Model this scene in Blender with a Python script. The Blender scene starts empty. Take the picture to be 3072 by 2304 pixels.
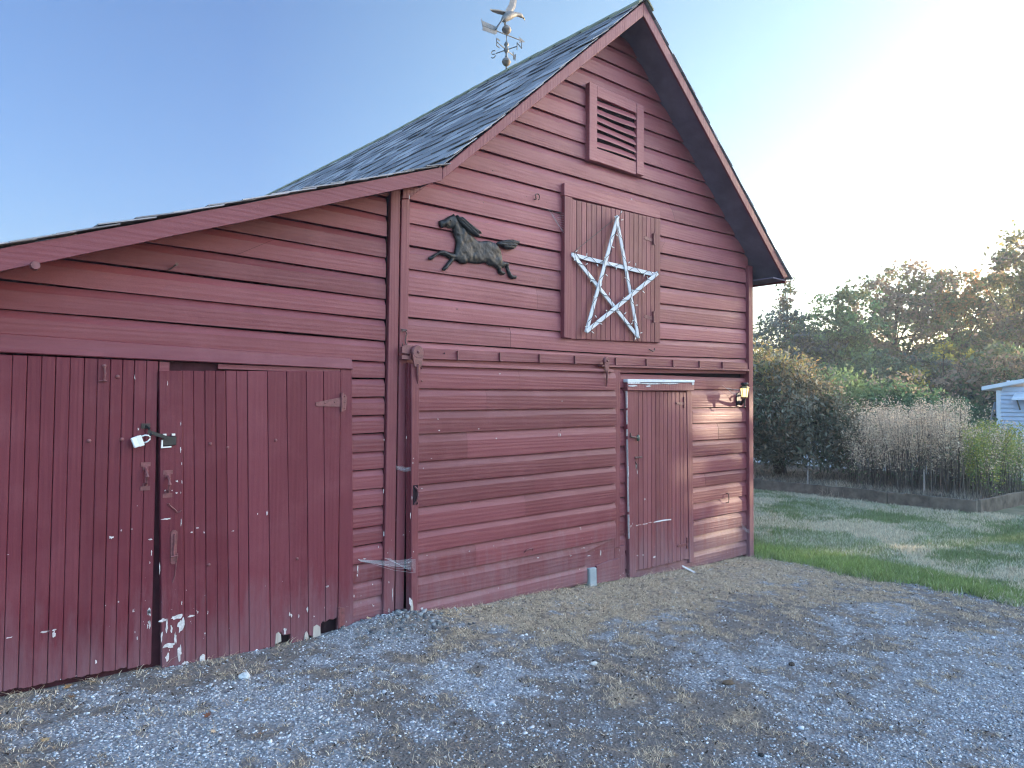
import bpy, bmesh, math, random
import numpy as np
from mathutils import Vector, Matrix
random.seed(7); RNG = np.random.default_rng(11)
SC = bpy.context.scene; COL = SC.collection
# ------------------------------------------------------------------ camera
YAW, TILT, ROLL, FPX = 0.70934, 0.03007, 0.00655, 2130.0
fw = Vector((math.sin(YAW)*math.cos(TILT), math.cos(YAW)*math.cos(TILT), math.sin(TILT)))
rt0 = fw.cross(Vector((0, 0, 1))).normalized(); up0 = rt0.cross(fw)
rt = rt0*math.cos(ROLL) + up0*math.sin(ROLL); up = up0*math.cos(ROLL) - rt0*math.sin(ROLL)
cam = bpy.data.objects.new('camera', bpy.data.cameras.new('camera')); COL.objects.link(cam)
m = Matrix((rt, up, -fw)).transposed().to_4x4(); m.translation = Vector((0, -4.621, 1.65)); cam.matrix_world = m
cam.data.sensor_fit = 'HORIZONTAL'; cam.data.angle = 2*math.atan(1536/FPX)
cam.data.clip_start = .05; cam.data.clip_end = 2000; SC.camera = cam
# ------------------------------------------------------------------ light
SUN_AZ, SUN_EL = math.radians(20), math.radians(6.0)      # from +X towards -Y; height
sdir = Vector((math.cos(SUN_AZ)*math.cos(SUN_EL), -math.sin(SUN_AZ)*math.cos(SUN_EL), math.sin(SUN_EL)))
W = bpy.data.worlds.new('World'); SC.world = W; W.use_nodes = True
wn = W.node_tree.nodes; wl = W.node_tree.links
sky = wn.new('ShaderNodeTexSky'); sky.sky_type = 'NISHITA'; sky.sun_disc = False
sky.sun_elevation = SUN_EL; sky.sun_rotation = math.radians(90) + SUN_AZ
sky.air_density = 1.0; sky.dust_density = 2.0; sky.ozone_density = 2.0; sky.altitude = 0
# the clear sky is deeper blue away from the low sun and brightened out of view behind the camera to lift the shaded barn front
tc = wn.new('ShaderNodeTexCoord'); sep = wn.new('ShaderNodeSeparateXYZ'); wl.new(tc.outputs['Generated'], sep.inputs[0])
dot = wn.new('ShaderNodeVectorMath'); dot.operation = 'DOT_PRODUCT'; wl.new(tc.outputs['Generated'], dot.inputs[0]); dot.inputs[1].default_value = (math.cos(SUN_AZ), -math.sin(SUN_AZ), 0)
rp = wn.new('ShaderNodeValToRGB'); wl.new(dot.outputs['Value'], rp.inputs[0])
for e_, (p_, c_) in zip([rp.color_ramp.elements[0], rp.color_ramp.elements[1], rp.color_ramp.elements.new(.25)], ((0.0, (.43, .475, .64)), (.85, (1.0, .97, .9)), (.42, (.74, .74, .72)))): e_.position = p_; e_.color = (*c_, 1)
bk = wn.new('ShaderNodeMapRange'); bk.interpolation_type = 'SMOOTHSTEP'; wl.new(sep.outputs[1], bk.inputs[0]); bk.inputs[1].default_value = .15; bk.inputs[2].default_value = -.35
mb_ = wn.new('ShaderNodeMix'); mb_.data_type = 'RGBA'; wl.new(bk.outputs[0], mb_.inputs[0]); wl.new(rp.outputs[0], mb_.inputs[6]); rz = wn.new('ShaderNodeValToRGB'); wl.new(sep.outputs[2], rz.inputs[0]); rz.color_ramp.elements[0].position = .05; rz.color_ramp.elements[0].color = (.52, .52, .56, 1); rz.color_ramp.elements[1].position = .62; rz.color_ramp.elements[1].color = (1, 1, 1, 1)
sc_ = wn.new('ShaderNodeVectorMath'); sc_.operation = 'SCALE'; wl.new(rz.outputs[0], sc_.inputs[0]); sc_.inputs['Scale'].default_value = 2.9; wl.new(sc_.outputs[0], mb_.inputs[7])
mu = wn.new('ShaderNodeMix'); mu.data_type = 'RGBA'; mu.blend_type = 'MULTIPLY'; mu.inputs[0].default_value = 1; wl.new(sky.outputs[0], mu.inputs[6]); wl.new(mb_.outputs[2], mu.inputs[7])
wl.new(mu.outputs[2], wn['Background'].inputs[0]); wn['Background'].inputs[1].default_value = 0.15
sl = bpy.data.lights.new('sun', 'SUN'); sl.energy = 2.0; sl.angle = math.radians(.6); sl.color = (1, .80, .58)
so = bpy.data.objects.new('sun', sl); COL.objects.link(so); so.location = (30, -10, 12)
so.rotation_euler = sdir.to_track_quat('Z', 'Y').to_euler()
SC.view_settings.view_transform = 'Standard'; SC.view_settings.look = 'None'
SC.view_settings.exposure = 2.45; SC.view_settings.gamma = 1
SC.cycles.pixel_filter_type = 'BLACKMAN_HARRIS'; SC.cycles.filter_width = 1.15; SC.cycles.max_bounces = 6; SC.cycles.diffuse_bounces = 4; SC.cycles.transparent_max_bounces = 6
# ------------------------------------------------------------------ noise for layout
_T = np.random.default_rng(3).random((256, 256))
def vnoise(x, y):
    x = np.asarray(x, float); y = np.asarray(y, float)
    xi = np.floor(x).astype(int); yi = np.floor(y).astype(int); fx = x-xi; fy = y-yi
    fx = fx*fx*(3-2*fx); fy = fy*fy*(3-2*fy)
    a = _T[xi % 256, yi % 256]; b = _T[(xi+1) % 256, yi % 256]; c = _T[xi % 256, (yi+1) % 256]; d = _T[(xi+1) % 256, (yi+1) % 256]
    return (a*(1-fx)+b*fx)*(1-fy) + (c*(1-fx)+d*fx)*fy
def fbm(x, y, o=4, s=1.0):
    t = 0; a = .5; n = 0
    for i in range(o):
        t = t + a*vnoise(np.asarray(x)*s+17.3*i, np.asarray(y)*s+9.1*i); n += a; a *= .5; s *= 2.03
    return t/n
def sstep(a, b, x):
    t = np.clip((np.asarray(x, float)-a)/(b-a), 0, 1); return t*t*(3-2*t)
# ------------------------------------------------------------------ material helpers
class NT:
    def __init__(s, name, bump=True):
        s.m = bpy.data.materials.new(name); s.m.use_nodes = True; s.t = s.m.node_tree; s.n = s.t.nodes; s.l = s.t.links
        s.p = s.n['Principled BSDF']; s.out = s.n['Material Output']
    def node(s, k, **kw):
        n = s.n.new('ShaderNode'+k)
        for a, b in kw.items(): setattr(n, a, b)
        return n
    def put(s, sock, v):
        if hasattr(v, 'is_output'): s.l.new(v, sock)
        else:
            try: sock.default_value = v
            except Exception: sock.default_value = (*v, 1) if len(v) == 3 else v
    def pos(s, scale=(1, 1, 1), off=(0, 0, 0)):
        g = s.node('NewGeometry'); mp = s.node('Mapping'); s.l.new(g.outputs['Position'], mp.inputs[0])
        mp.inputs['Scale'].default_value = scale; mp.inputs['Location'].default_value = off; return mp.outputs[0]
    def noise(s, vec, scale, detail=4, rough=.55, dist=0.0):
        n = s.node('TexNoise'); s.l.new(vec, n.inputs['Vector']); n.inputs['Scale'].default_value = scale
        n.inputs['Detail'].default_value = detail; n.inputs['Roughness'].default_value = rough; n.inputs['Distortion'].default_value = dist
        return n.outputs[0]
    def vor(s, vec, scale, out='Distance'):
        n = s.node('TexVoronoi'); s.l.new(vec, n.inputs['Vector']); n.inputs['Scale'].default_value = scale; return n.outputs[out]
    def ramp(s, f, a, b, lo=0.0, hi=1.0):
        n = s.node('MapRange', clamp=True); s.put(n.inputs[0], f); n.inputs[1].default_value = a; n.inputs[2].default_value = b
        n.inputs[3].default_value = lo; n.inputs[4].default_value = hi; return n.outputs[0]
    def math(s, op, a, b=0.0):
        n = s.node('Math', operation=op); s.put(n.inputs[0], a); s.put(n.inputs[1], b); return n.outputs[0]
    def mix(s, f, a, b, mode='MIX'):
        n = s.node('Mix', data_type='RGBA', blend_type=mode); s.put(n.inputs[0], f)
        for i, v in ((6, a), (7, b)):
            if hasattr(v, 'is_output'): s.l.new(v, n.inputs[i])
            else: n.inputs[i].default_value = (*v, 1) if len(v) == 3 else v
        return n.outputs[2]
    def attr(s, name, out=2):
        n = s.node('Attribute', attribute_name=name); return n.outputs[out]
    def z(s):
        g = s.node('NewGeometry'); x = s.node('SeparateXYZ'); s.l.new(g.outputs['Position'], x.inputs[0]); return x.outputs[2]
    def bump(s, h, strength=.4, dist=.01):
        b = s.node('Bump'); s.put(b.inputs['Height'], h); b.inputs['Strength'].default_value = strength; b.inputs['Distance'].default_value = dist
        s.l.new(b.outputs[0], s.p.inputs['Normal'])
    def done(s, col=None, rough=.6, spec=.5, metal=0.0):
        if col is not None: s.put(s.p.inputs['Base Color'], col if hasattr(col, 'is_output') else (*col, 1))
        s.put(s.p.inputs['Roughness'], rough); s.put(s.p.inputs['Specular IOR Level'], spec); s.put(s.p.inputs['Metallic'], metal); return s.m
RED = (.205, .052, .056); PRIMER = (.46, .42, .42)
def paint(name, vertical=False, chips=1.0, white=0.0, dirt=1.0, base=(.145, .0245, .0345), spec=.42):
    t = NT(name); RED = base; RED2 = tuple(v*1.25+.012 for v in base); DK = tuple(v*.7 for v in base); LT = tuple(v*1.4+.02 for v in base); CH = tuple(v*1.5+.05 for v in base)
    gs = (14, 14, .7) if vertical else (.7, 14, 14)
    g = t.pos(gs); grain = t.noise(g, 3.2, 6, .65, .6)
    gs2 = (9, 9, .55) if vertical else (.55, 9, 9)
    fig = t.node('TexWave', wave_type='BANDS', bands_direction='X' if vertical else 'Z')
    t.l.new(t.pos(gs2), fig.inputs[0]); fig.inputs['Scale'].default_value = 1.1; fig.inputs['Distortion'].default_value = 7
    fig.inputs['Detail'].default_value = 2; fig.inputs['Detail Scale'].default_value = .8
    big = t.noise(t.pos((1, 1, 1)), .9, 4, .6)
    tint = t.attr('tint')
    c = t.mix(t.ramp(big, .35, .7), RED, RED2)
    c = t.mix(t.ramp(grain, .38, .7, 0, .42), c, DK)
    c = t.mix(t.ramp(tint, .35, 1, 0, .75), c, LT); c = t.mix(t.ramp(tint, .35, 0, 0, .5), c, DK)
    # blotchy weathering, pinkish chalked paint
    c = t.mix(t.math('MULTIPLY', t.ramp(t.noise(t.pos((1, 1, 1), (3, 1, 7)), 2.3, 6, .7), .5, .78), .45), c, CH)
    c = t.mix(t.ramp(t.noise(t.pos((1, 1, 3) if not vertical else (3, 3, 1)), 85, 4, .75), .3, .7, 0, .38), c, DK)
    zz = t.z()
    if dirt:
        s = t.math('ADD', zz, t.ramp(t.noise(t.pos((6, 6, 1.2)), 2.0, 5, .7), .25, .75, -.3, .3))
        c = t.mix(t.ramp(s, .5, -.1, 0, .62*dirt), c, (.20, .125, .145))
    # small chips of missing paint showing the pale primer
    if chips or white:
        cs = (1, 1, .45) if vertical else (.5, 1, 1)
        n1 = t.noise(t.pos(cs, (1.7, 0, 0)), 38, 3, .6); n2 = t.noise(t.pos((1, 1, 1), (9, 2, 4)), 1.9, 3, .6)
        w = t.math('ADD', t.ramp(zz, 2.2, .1, -.30, .0), t.math('MULTIPLY', t.math('SUBTRACT', n2, .5), .55))
        f = t.math('ADD', n1, t.math('ADD', w, (chips-1)*.1 + white))
        f = t.ramp(f, .735, .755)
        c = t.mix(f, c, PRIMER)
        h = t.math('SUBTRACT', t.math('MULTIPLY', grain, .6), t.math('MULTIPLY', f, .5))
    else: h = grain
    h = t.math('ADD', h, t.math('MULTIPLY', fig.outputs[1], .2))
    h = t.math('ADD', h, t.math('MULTIPLY', t.noise(t.pos((1, 1, 1)), 60, 3, .6), .25))
    t.bump(h, .6, .006)
    return t.done(c, t.ramp(grain, .3, .7, .46, .62), spec)
M = {}
M['red_h'] = paint('red_paint_across'); M['red_v'] = paint('red_paint_upright', True, base=(.108, .0110, .0225), spec=.30)
M['red_hi'] = paint('red_paint_faded', chips=.4, dirt=0, base=(.215, .056, .067)); M['red_trim'] = paint('red_trim_upright', True, chips=1.5, base=(.145, .026, .0365)); M['red_mid'] = paint('red_paint_planks', True, chips=.8, base=(.155, .032, .041))
M['red_peel'] = paint('red_trim_peeling', chips=1.0, white=.0)
def simple(name, col, rough=.6, spec=.5, metal=0., var=.25, scale=12, bump=.2, bscale=60, bd=.004):
    t = NT(name); n = t.noise(t.pos(), scale, 5, .6)
    c = t.mix(t.ramp(n, .3, .7), tuple(v*(1-var) for v in col), tuple(min(1, v*(1+var)) for v in col))
    if bump: t.bump(t.noise(t.pos(), bscale, 4, .6), bump, bd)
    return t.done(c, rough, spec, metal)
def whitepaint(name, base, amount, under=RED):
    t = NT(name); n = t.noise(t.pos((1, 1, 2.5)), 9, 5, .65); base = t.mix(t.ramp(t.noise(t.pos(), 35, 5, .7), .35, .7, 0, .45), base, tuple(v*.7 for v in base)); c = t.mix(t.ramp(n, amount-.03, amount+.03), base, under)
    t.bump(n, .4, .006); return t.done(c, .6, .4)
M['hardware'] = simple('painted_iron', (.15, .045, .05), .5, .5, var=.35, scale=40)
M['rust'] = simple('rusty_iron', (.10, .05, .045), .6, .5, var=.4, scale=60)
M['dark'] = simple('shade_black', (.022, .012, .016), .9, .1, var=.2)  # near-black stands in for shade inside gaps, slots and holes
M['recess'] = simple('recess_shade_red', (.05, .014, .02), .8, .2, var=.3)
M['soffit'] = simple('weathered_soffit', (.125, .105, .15), .85, .2, var=.25, scale=5)
M['black'] = simple('black_metal', (.012, .012, .014), .4, .5, var=.2)
M['steel'] = simple('pale_steel', (.62, .66, .68), .35, .5, .55, var=.1)
M['white'] = whitepaint('old_white_paint', (.62, .63, .67), .72, (.42, .37, .33))
M['chip'] = simple('bare_primer', (.52, .49, .49), .85, .15, var=.3, scale=60)
M['halfpeel'] = whitepaint('half_peeled_paint', (.66, .65, .66), .50, (.21, .055, .058))
M['bluegray'] = simple('blue_grey_block', (.27, .30, .32), .8, .3, var=.15, scale=9)
M['edging'] = simple('weathered_edging_timber', (.155, .125, .10), .9, .15, var=.5, scale=5)
M['wood'] = simple('grey_weathered_wood', (.20, .18, .16), .9, .2, var=.35, scale=7)
t = NT('bare_edge_wood'); M['barewood'] = t.done(t.mix(t.ramp(t.noise(t.pos((20, 20, 1)), 3, 5), .3, .7), (.27, .22, .19), (.48, .44, .40)), .9, .2)
def slate_mat():
    t = NT('roof_slate'); tint = t.attr('tint'); n = t.noise(t.pos(), 14, 6, .65)
    c = t.mix(tint, (.13, .125, .135), (.42, .40, .415)); c = t.mix(t.ramp(n, .35, .7, 0, .5), c, (.21, .20, .23))
    moss = t.math('MULTIPLY', t.ramp(t.noise(t.pos(), 2.4, 5, .7), .56, .66), t.ramp(t.noise(t.pos(), 30, 4, .7), .45, .6))
    c = t.mix(t.math('MULTIPLY', moss, .45), c, (.10, .10, .075))
    lich = t.ramp(t.noise(t.pos((1, 1, 1), (5, 5, 5)), 22, 4, .7), .62, .70, 0, .5); c = t.mix(lich, c, (.36, .37, .36))
    t.bump(t.math('ADD', n, t.math('MULTIPLY', moss, .8)), .5, .01); return t.done(c, t.ramp(n, .3, .7, .6, .8), .3)
M['slate'] = slate_mat()
M['ridge'] = simple('ridge_tile', (.21, .205, .14), .8, .3, var=.3, scale=8)
t = NT('horse_metal'); n = t.noise(t.pos(), 16, 5, .6)
c = t.mix(t.ramp(n, .38, .66), (.006, .006, .007), (.024, .025, .029)); t.bump(t.noise(t.pos(), 45, 4), .35, .006); M['horse'] = t.done(c, .5, .5, .3)
t = NT('horse_hair_metal'); w = t.noise(t.pos((8, 8, 26)), 4, 4, .6, .5)
t.bump(w, .8, .012); M['horsehair'] = t.done(t.mix(t.ramp(w, .35, .65), (.006, .007, .009), (.028, .03, .035)), .5, .5, .3)
M['vane'] = simple('verdigris_copper', (.15, .148, .15), .6, .4, .1, var=.35, scale=25)
M['vaneball'] = simple('weathered_copper_globe', (.17, .145, .13), .5, .5, .2, var=.3, scale=18)
t = NT('lantern_glass'); t.put(t.p.inputs['Emission Color'], (1, .66, .26, 1)); t.put(t.p.inputs['Emission Strength'], .42)
M['glass'] = t.done((.8, .62, .36), .25, .5)
M['brass'] = simple('aged_brass', (.20, .15, .07), .4, .5, .7, var=.3)
M['lock'] = simple('dull_green_lock', (.07, .085, .075), .35, .6, .4, var=.2)
M['wire'] = simple('dark_green_wire', (.012, .02, .016), .6)
M['bulb'] = simple('clear_bulb', (.75, .73, .72), .25, .6, var=.05, bump=0)
M['web'] = simple('cobweb_silk', (.55, .55, .57), .9, .2, var=.1, bump=0)
def attrmat(name, rough=.8, trans=0.0, spec=.3, vary=.0):
    t = NT(name); c = t.attr('col', 0)
    if vary: c = t.mix(t.ramp(t.noise(t.pos(), 25, 3), .35, .65, 0, vary), c, (0, 0, 0), 'MIX')
    t.done(c, rough, spec)
    if trans:
        tr = t.node('BsdfTranslucent'); t.l.new(c, tr.inputs[0]); mx = t.node('MixShader'); mx.inputs[0].default_value = trans
        t.l.new(t.p.outputs[0], mx.inputs[1]); t.l.new(tr.outputs[0], mx.inputs[2]); t.l.new(mx.outputs[0], t.out.inputs[0])
    return t.m
M['leaf'] = attrmat('foliage', .6, .42, .3); M['blade'] = attrmat('grass_blades', .8, .25, .2); M['pebble'] = attrmat('gravel_stone', .75, 0, .4)
M['bark'] = simple('dark_bark', (.07, .055, .045), .9, .2, var=.35, scale=6, bump=.6, bscale=25, bd=.02)
M['fence'] = simple('white_fence_paint', (.74, .76, .80), .6, .3, var=.08, scale=4)
M['shedwall'] = simple('pale_blue_siding', (.52, .58, .70), .55, .4, var=.05, scale=4)
M['shedroof'] = simple('pale_roof_edge', (.72, .76, .82), .5, .4, var=.05, scale=4)
# ------------------------------------------------------------------ mesh helpers
def tag(o, label=None, cat=None, group=None, kind=None):
    if label: o['label'] = label
    if cat: o['category'] = cat
    if group: o['group'] = group
    if kind: o['kind'] = kind
    return o
def thing(name, label, cat, loc, group=None):
    o = bpy.data.objects.new(name, None); COL.objects.link(o); o.location = loc; o.empty_display_size = .1
    return tag(o, label, cat, group)
def put_under(o, parent):
    if parent is not None:
        o.parent = parent; w = Vector((0, 0, 0)); p = parent
        while p is not None: w += p.location; p = p.parent
        o.location = -w
class MB:
    """collects shapes in world coordinates and links them as one mesh object"""
    def __init__(s): s.v = []; s.f = []; s.t = []
    def add(s, vs, fs, tint=None):
        k = len(s.v); s.v += [tuple(v) for v in vs]; s.f += [tuple(i+k for i in f) for f in fs]
        s.t += [random.random() if tint is None else tint]*len(fs); return s
    def hexa(s, p, tint=None):
        return s.add(p, [(3, 2, 1, 0), (4, 5, 6, 7), (0, 1, 5, 4), (1, 2, 6, 5), (2, 3, 7, 6), (3, 0, 4, 7)], tint)
    def box(s, x0, x1, y0, y1, z0, z1, tint=None):
        return s.hexa([(x0, y0, z0), (x1, y0, z0), (x1, y1, z0), (x0, y1, z0), (x0, y0, z1), (x1, y0, z1), (x1, y1, z1), (x0, y1, z1)], tint)
    def prism(s, poly, y0, y1, tint=None):      # outline in x,z; counter-clockwise seen from -Y
        n = len(poly); v = [(x, y0, z) for x, z in poly]+[(x, y1, z) for x, z in poly]
        f = [tuple(range(n)), tuple(range(2*n-1, n-1, -1))]+[(i, i+n, (i+1) % n+n, (i+1) % n) for i in range(n)]
        return s.add(v, f, tint)
    def tube(s, pts, r, n=8, tint=None, flat=None):
        pts = [Vector(p) for p in pts]; rs = r if isinstance(r, (list, tuple)) else [r]*len(pts); vs = []
        for i, p in enumerate(pts):
            d = (pts[min(i+1, len(pts)-1)]-pts[max(i-1, 0)]).normalized()
            a = d.cross(Vector((0, 0, 1)))
            if a.length < 1e-3: a = d.cross(Vector((1, 0, 0)))
            a.normalize(); b = d.cross(a)
            for k in range(n):
                th = 2*math.pi*k/n; vs.append(p+a*math.cos(th)*rs[i]+b*math.sin(th)*rs[i])
        fs = [(i*n+k, i*n+(k+1) % n, (i+1)*n+(k+1) % n, (i+1)*n+k) for i in range(len(pts)-1) for k in range(n)]
        fs += [tuple(range(n-1, -1, -1)), tuple(range((len(pts)-1)*n, len(pts)*n))]
        return s.add(vs, fs, tint)
    def lathe(s, prof, c, n=16, tint=None, ax=None, ay=None, az=None):
        ax = Vector(ax or (1, 0, 0)); ay = Vector(ay or (0, 1, 0)); az = Vector(az or (0, 0, 1)); c = Vector(c); vs = []
        for r, z in prof:
            for k in range(n):
                th = 2*math.pi*k/n; vs.append(c+ax*math.cos(th)*r+ay*math.sin(th)*r+az*z)
        fs = [(i*n+k, i*n+(k+1) % n, (i+1)*n+(k+1) % n, (i+1)*n+k) for i in range(len(prof)-1) for k in range(n)]
        fs += [tuple(range(n-1, -1, -1)), tuple(range((len(prof)-1)*n, len(prof)*n))]
        return s.add(vs, fs, tint)
    def build(s, name, mat, parent=None, bevel=0., smooth=False, label=None):
        me = bpy.data.meshes.new(name); me.from_pydata(s.v, [], s.f); me.materials.append(mat)
        a = me.attributes.new('tint', 'FLOAT', 'FACE'); a.data.foreach_set('value', np.array(s.t, 'f'))
        if smooth: me.polygons.foreach_set('use_smooth', [True]*len(me.polygons))
        me.update(); o = bpy.data.objects.new(name, me); COL.objects.link(o); put_under(o, parent)
        if bevel:
            b = o.modifiers.new('bevel', 'BEVEL'); b.width = bevel; b.segments = 1; b.limit_method = 'ANGLE'
        if label: o['label'] = label
        return o
def bulk(name, verts, faces, mat, parent=None, col=None, smooth=False):
    """numpy mesh: verts (n,3), faces (m,k), col (m,3)"""
    verts = np.ascontiguousarray(verts, 'f'); faces = np.ascontiguousarray(faces, 'i'); mcount, k = faces.shape
    me = bpy.data.meshes.new(name); me.vertices.add(len(verts)); me.vertices.foreach_set('co', verts.ravel())
    me.loops.add(mcount*k); me.loops.foreach_set('vertex_index', faces.ravel())
    me.polygons.add(mcount); me.polygons.foreach_set('loop_start', np.arange(mcount, dtype='i')*k)
    if smooth: me.polygons.foreach_set('use_smooth', np.ones(mcount, bool))
    me.update(calc_edges=True); me.validate()
    if col is not None:
        a = me.attributes.new('col', 'FLOAT_COLOR', 'FACE'); c4 = np.ones((mcount, 4), 'f'); c4[:, :3] = np.clip(col, 0.002, 1); a.data.foreach_set('color', c4.ravel())
    me.materials.append(mat); o = bpy.data.objects.new(name, me); COL.objects.link(o); put_under(o, parent); return o
# ------------------------------------------------------------------ ground
def gz(x, y):
    x = np.asarray(x, float); y = np.asarray(y, float)
    z = .128-.031*np.clip(x, -3, 9)
    z = z + .07*np.exp(-((x-2.75)/.42)**2-((y+.12)/.22)**2)                       # heap of gravel at the posts
    z = z + .035*np.exp(-((x-4.1)/.9)**2-((y+.1)/.25)**2)
    z = z + .05*(fbm(x, y, 3, .7)-.5) + .014*(fbm(x+40, y, 3, 6.)-.5)*(np.hypot(x, y+4.6) < 16)
    bed = sstep(14.12, 14.3, x)*sstep(-.50, -.36, y)*(1-sstep(19, 21, x)); return z + .17*bed
def masks(x, y):
    """share of dry grass, bare dirt and lawn at a point"""
    n1 = fbm(x, y, 4, 1.1); n2 = fbm(x+50, y+20, 4, 2.4); n3 = fbm(x+9, y+71, 4, .8); n4 = fbm(x+3, y+33, 3, 6.5); n5 = fbm(x+13, y+3, 2, 17.)
    d = -y; brk = (n4-.5)*1.5+(n5-.5)*1.1
    dry = sstep(2.9, 3.5, x+(n2-.5)*.9)*(1.85-d/.95+(n1-.5)*1.3+.10*(x-4))
    dry = np.maximum(dry, sstep(5.7, 7.2, x+(n1-.5)*1.8)*1.0*(1-.25*d))
    dry = np.maximum(dry, -.02+(n2-.5)*2.2-.12*np.clip(d-1.2, 0, 9)*(x > 1.5))
    dry = np.maximum(dry, .6*(1-sstep(.2, 1.0, x+(n1-.5)*1.2))*sstep(.15, .6, n3+.25))
    dry = np.clip(dry+brk*.8, 0, 1)
    lawn = sstep(7.5, 7.85, x+(n1-.5)*.35+(n4-.5)*.5+(n5-.5)*.3)*(x > 7.3)
    lawn = np.where((y > .05) & (x > 7.75), 1.0, lawn)
    dirt = .47+(n3-.5)*2.0+(n2-.5)*1.2+.35*(1-sstep(.1, .9, d))*(x < 3.2)-.16*sstep(1.4, 2.6, d)*(x > 1.6)+.75*(1-sstep(.2, 1.6, x))
    dirt = np.maximum(dirt, sstep(5.4, 6.8, x+(n2-.5)*2)*sstep(.7, 1.3, d)*.9)
    dirt = np.clip(dirt+brk*.9, 0, 1); return dry*(1-lawn), dirt*(1-lawn), lawn
def ground():
    def axis(lo, hi, near, fine):
        a = list(np.arange(near[0], near[1], fine)); v = near[0]; st = fine
        left = []
        while v > lo: st *= 1.25; v -= st; left.append(v)
        v = a[-1]; st = fine; right = []
        while v < hi: st *= 1.25; v += st; right.append(v)
        return np.array(left[::-1]+a+right)
    xs = axis(-60, 110, (-1.5, 15.5), .045); ys = axis(-60, 110, (-4.8, 6.0), .045)
    X, Y = np.meshgrid(xs, ys, indexing='ij'); Z = gz(X, Y); nx, ny = X.shape
    v = np.stack([X, Y, Z], -1).reshape(-1, 3); i = np.arange(nx*ny).reshape(nx, ny)
    f = np.stack([i[:-1, :-1], i[1:, :-1], i[1:, 1:], i[:-1, 1:]], -1).reshape(-1, 4)
    t = NT('ground_mix'); dry, dirt, lawn = masks(v[:, 0], v[:, 1]); far = (v[:, 0] > 14.1)
    fine = t.noise(t.pos(), 55, 5, .7); vo = t.vor(t.pos(), 62, 'Color'); sp = t.node('SeparateColor'); t.l.new(vo, sp.inputs[0])
    c = t.mix(t.ramp(sp.outputs[0], 0, 1), (.15, .157, .175), (.38, .39, .42)); c = t.mix(t.ramp(fine, .35, .7, 0, .6), c, (.20, .20, .21))
    ad = t.math('ADD', t.attr('dirt'), t.math('MULTIPLY', t.math('SUBTRACT', t.noise(t.pos(), 11, 5, .7), .5), .9))
    c = t.mix(t.ramp(ad, .3, .8, 0, .85), c, t.mix(t.ramp(fine, .3, .7), (.085, .07, .062), (.20, .172, .155)))
    ay = t.math('ADD', t.attr('dry'), t.math('MULTIPLY', t.math('SUBTRACT', t.noise(t.pos(), 16, 5, .7), .5), .9))
    c = t.mix(t.ramp(ay, .35, .85, 0, .85), c, t.mix(t.ramp(t.noise(t.pos(), 28, 5, .75), .38, .62), (.13, .10, .08), (.50, .39, .275)))
    g = t.mix(t.ramp(t.noise(t.pos(), 1.6, 5, .6), .35, .65), (.11, .13, .07), (.24, .215, .15)); c = t.mix(t.attr('lawn'), c, g)
    c = t.mix(t.attr('bed'), c, (.075, .058, .045))
    t.bump(t.math('ADD', fine, t.math('MULTIPLY', t.vor(t.pos(), 62), .8)), .8, .02)
    o = bulk('ground', v, f, t.done(c, .9, .25), smooth=True); tag(o, kind='structure')
    bed = sstep(14.1, 14.25, v[:, 0])*sstep(-.5, -.3, v[:, 1])*(1-sstep(19, 21, v[:, 0]))
    for nme, a in (('dry', dry), ('dirt', dirt), ('lawn', lawn), ('bed', bed)):
        o.data.attributes.new(nme, 'FLOAT', 'POINT').data.foreach_set('value', a.astype('f'))
ground()
# ------------------------------------------------------------------ the barn
BARN = thing('red_barn', 'old red clapboard barn with slate roof, lean-to and plank doors beside the gravel drive', 'barn', (5.3, 0, 0))
AP = (5.305, 5.535); KL = (2.985, 3.405); RT = (8.03, 3.217); LL = (-1.25, 1.80)     # outline of the roof edge, x and z
def lerp(a, b, t): return a+(b-a)*t
def roof_z(x):
    if x < KL[0]: return lerp(LL[1], KL[1], (x-LL[0])/(KL[0]-LL[0]))
    if x < AP[0]: return lerp(KL[1], AP[1], (x-KL[0])/(AP[0]-KL[0]))
    return lerp(AP[1], RT[1], (x-AP[0])/(RT[0]-AP[0]))
def x_left(z): z += .10; return max(2.86, lerp(KL[0], AP[0], (z-KL[1])/(AP[1]-KL[1]))) if z > KL[1] else 2.86
def x_right(z): z += .10; return min(7.66, lerp(RT[0], AP[0], (z-RT[1])/(AP[1]-RT[1]))) if z > RT[1] else 7.66
def siding(mb, zs, xl, xr, y=0., warp=None, face=.024, seg=.55, gap=.0075, cut=.66):
    warp = warp or (lambda x: 0.)
    for i in range(len(zs)-1):
        z0, z1 = zs[i], zs[i+1]; h = z1-z0; f = face+random.uniform(-.002, .002); ph = random.random()*9
        rows = [(.014, z0), (-f, z0), (-f-.0015, z0+.3*h), (-f, z0+cut*h), (-.003, z1-gap), (.014, z1-gap)]
        cuts = [0., 1.]; wide = xr(z0)-xl(z0)
        if wide > 1.6 and random.random() < .55: cuts.insert(1, random.uniform(.2, .8))
        for ca, cb in zip(cuts[:-1], cuts[1:]):
            n = max(1, int(wide*(cb-ca)/seg)); vs = []; jy = random.uniform(-.0012, .0012)
            for yo, z in rows:
                a = lerp(xl(z), xr(z), ca)+(.0016 if ca else 0); b = lerp(xl(z), xr(z), cb)-(.0016 if cb < 1 else 0)
                for k in range(n+1):
                    x = lerp(a, b, k/n); vs.append((x, y+yo+jy, z+warp(x)+.003*math.sin(ph+x*1.9)+(.0015*math.sin(ph*3+x*6.1))))
            fs = [(r*(n+1)+k, r*(n+1)+k+1, (r+1)*(n+1)+k+1, (r+1)*(n+1)+k) for r in range(len(rows)-1) for k in range(n)]
            mb.add(vs, fs, random.random())
    return mb
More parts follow.
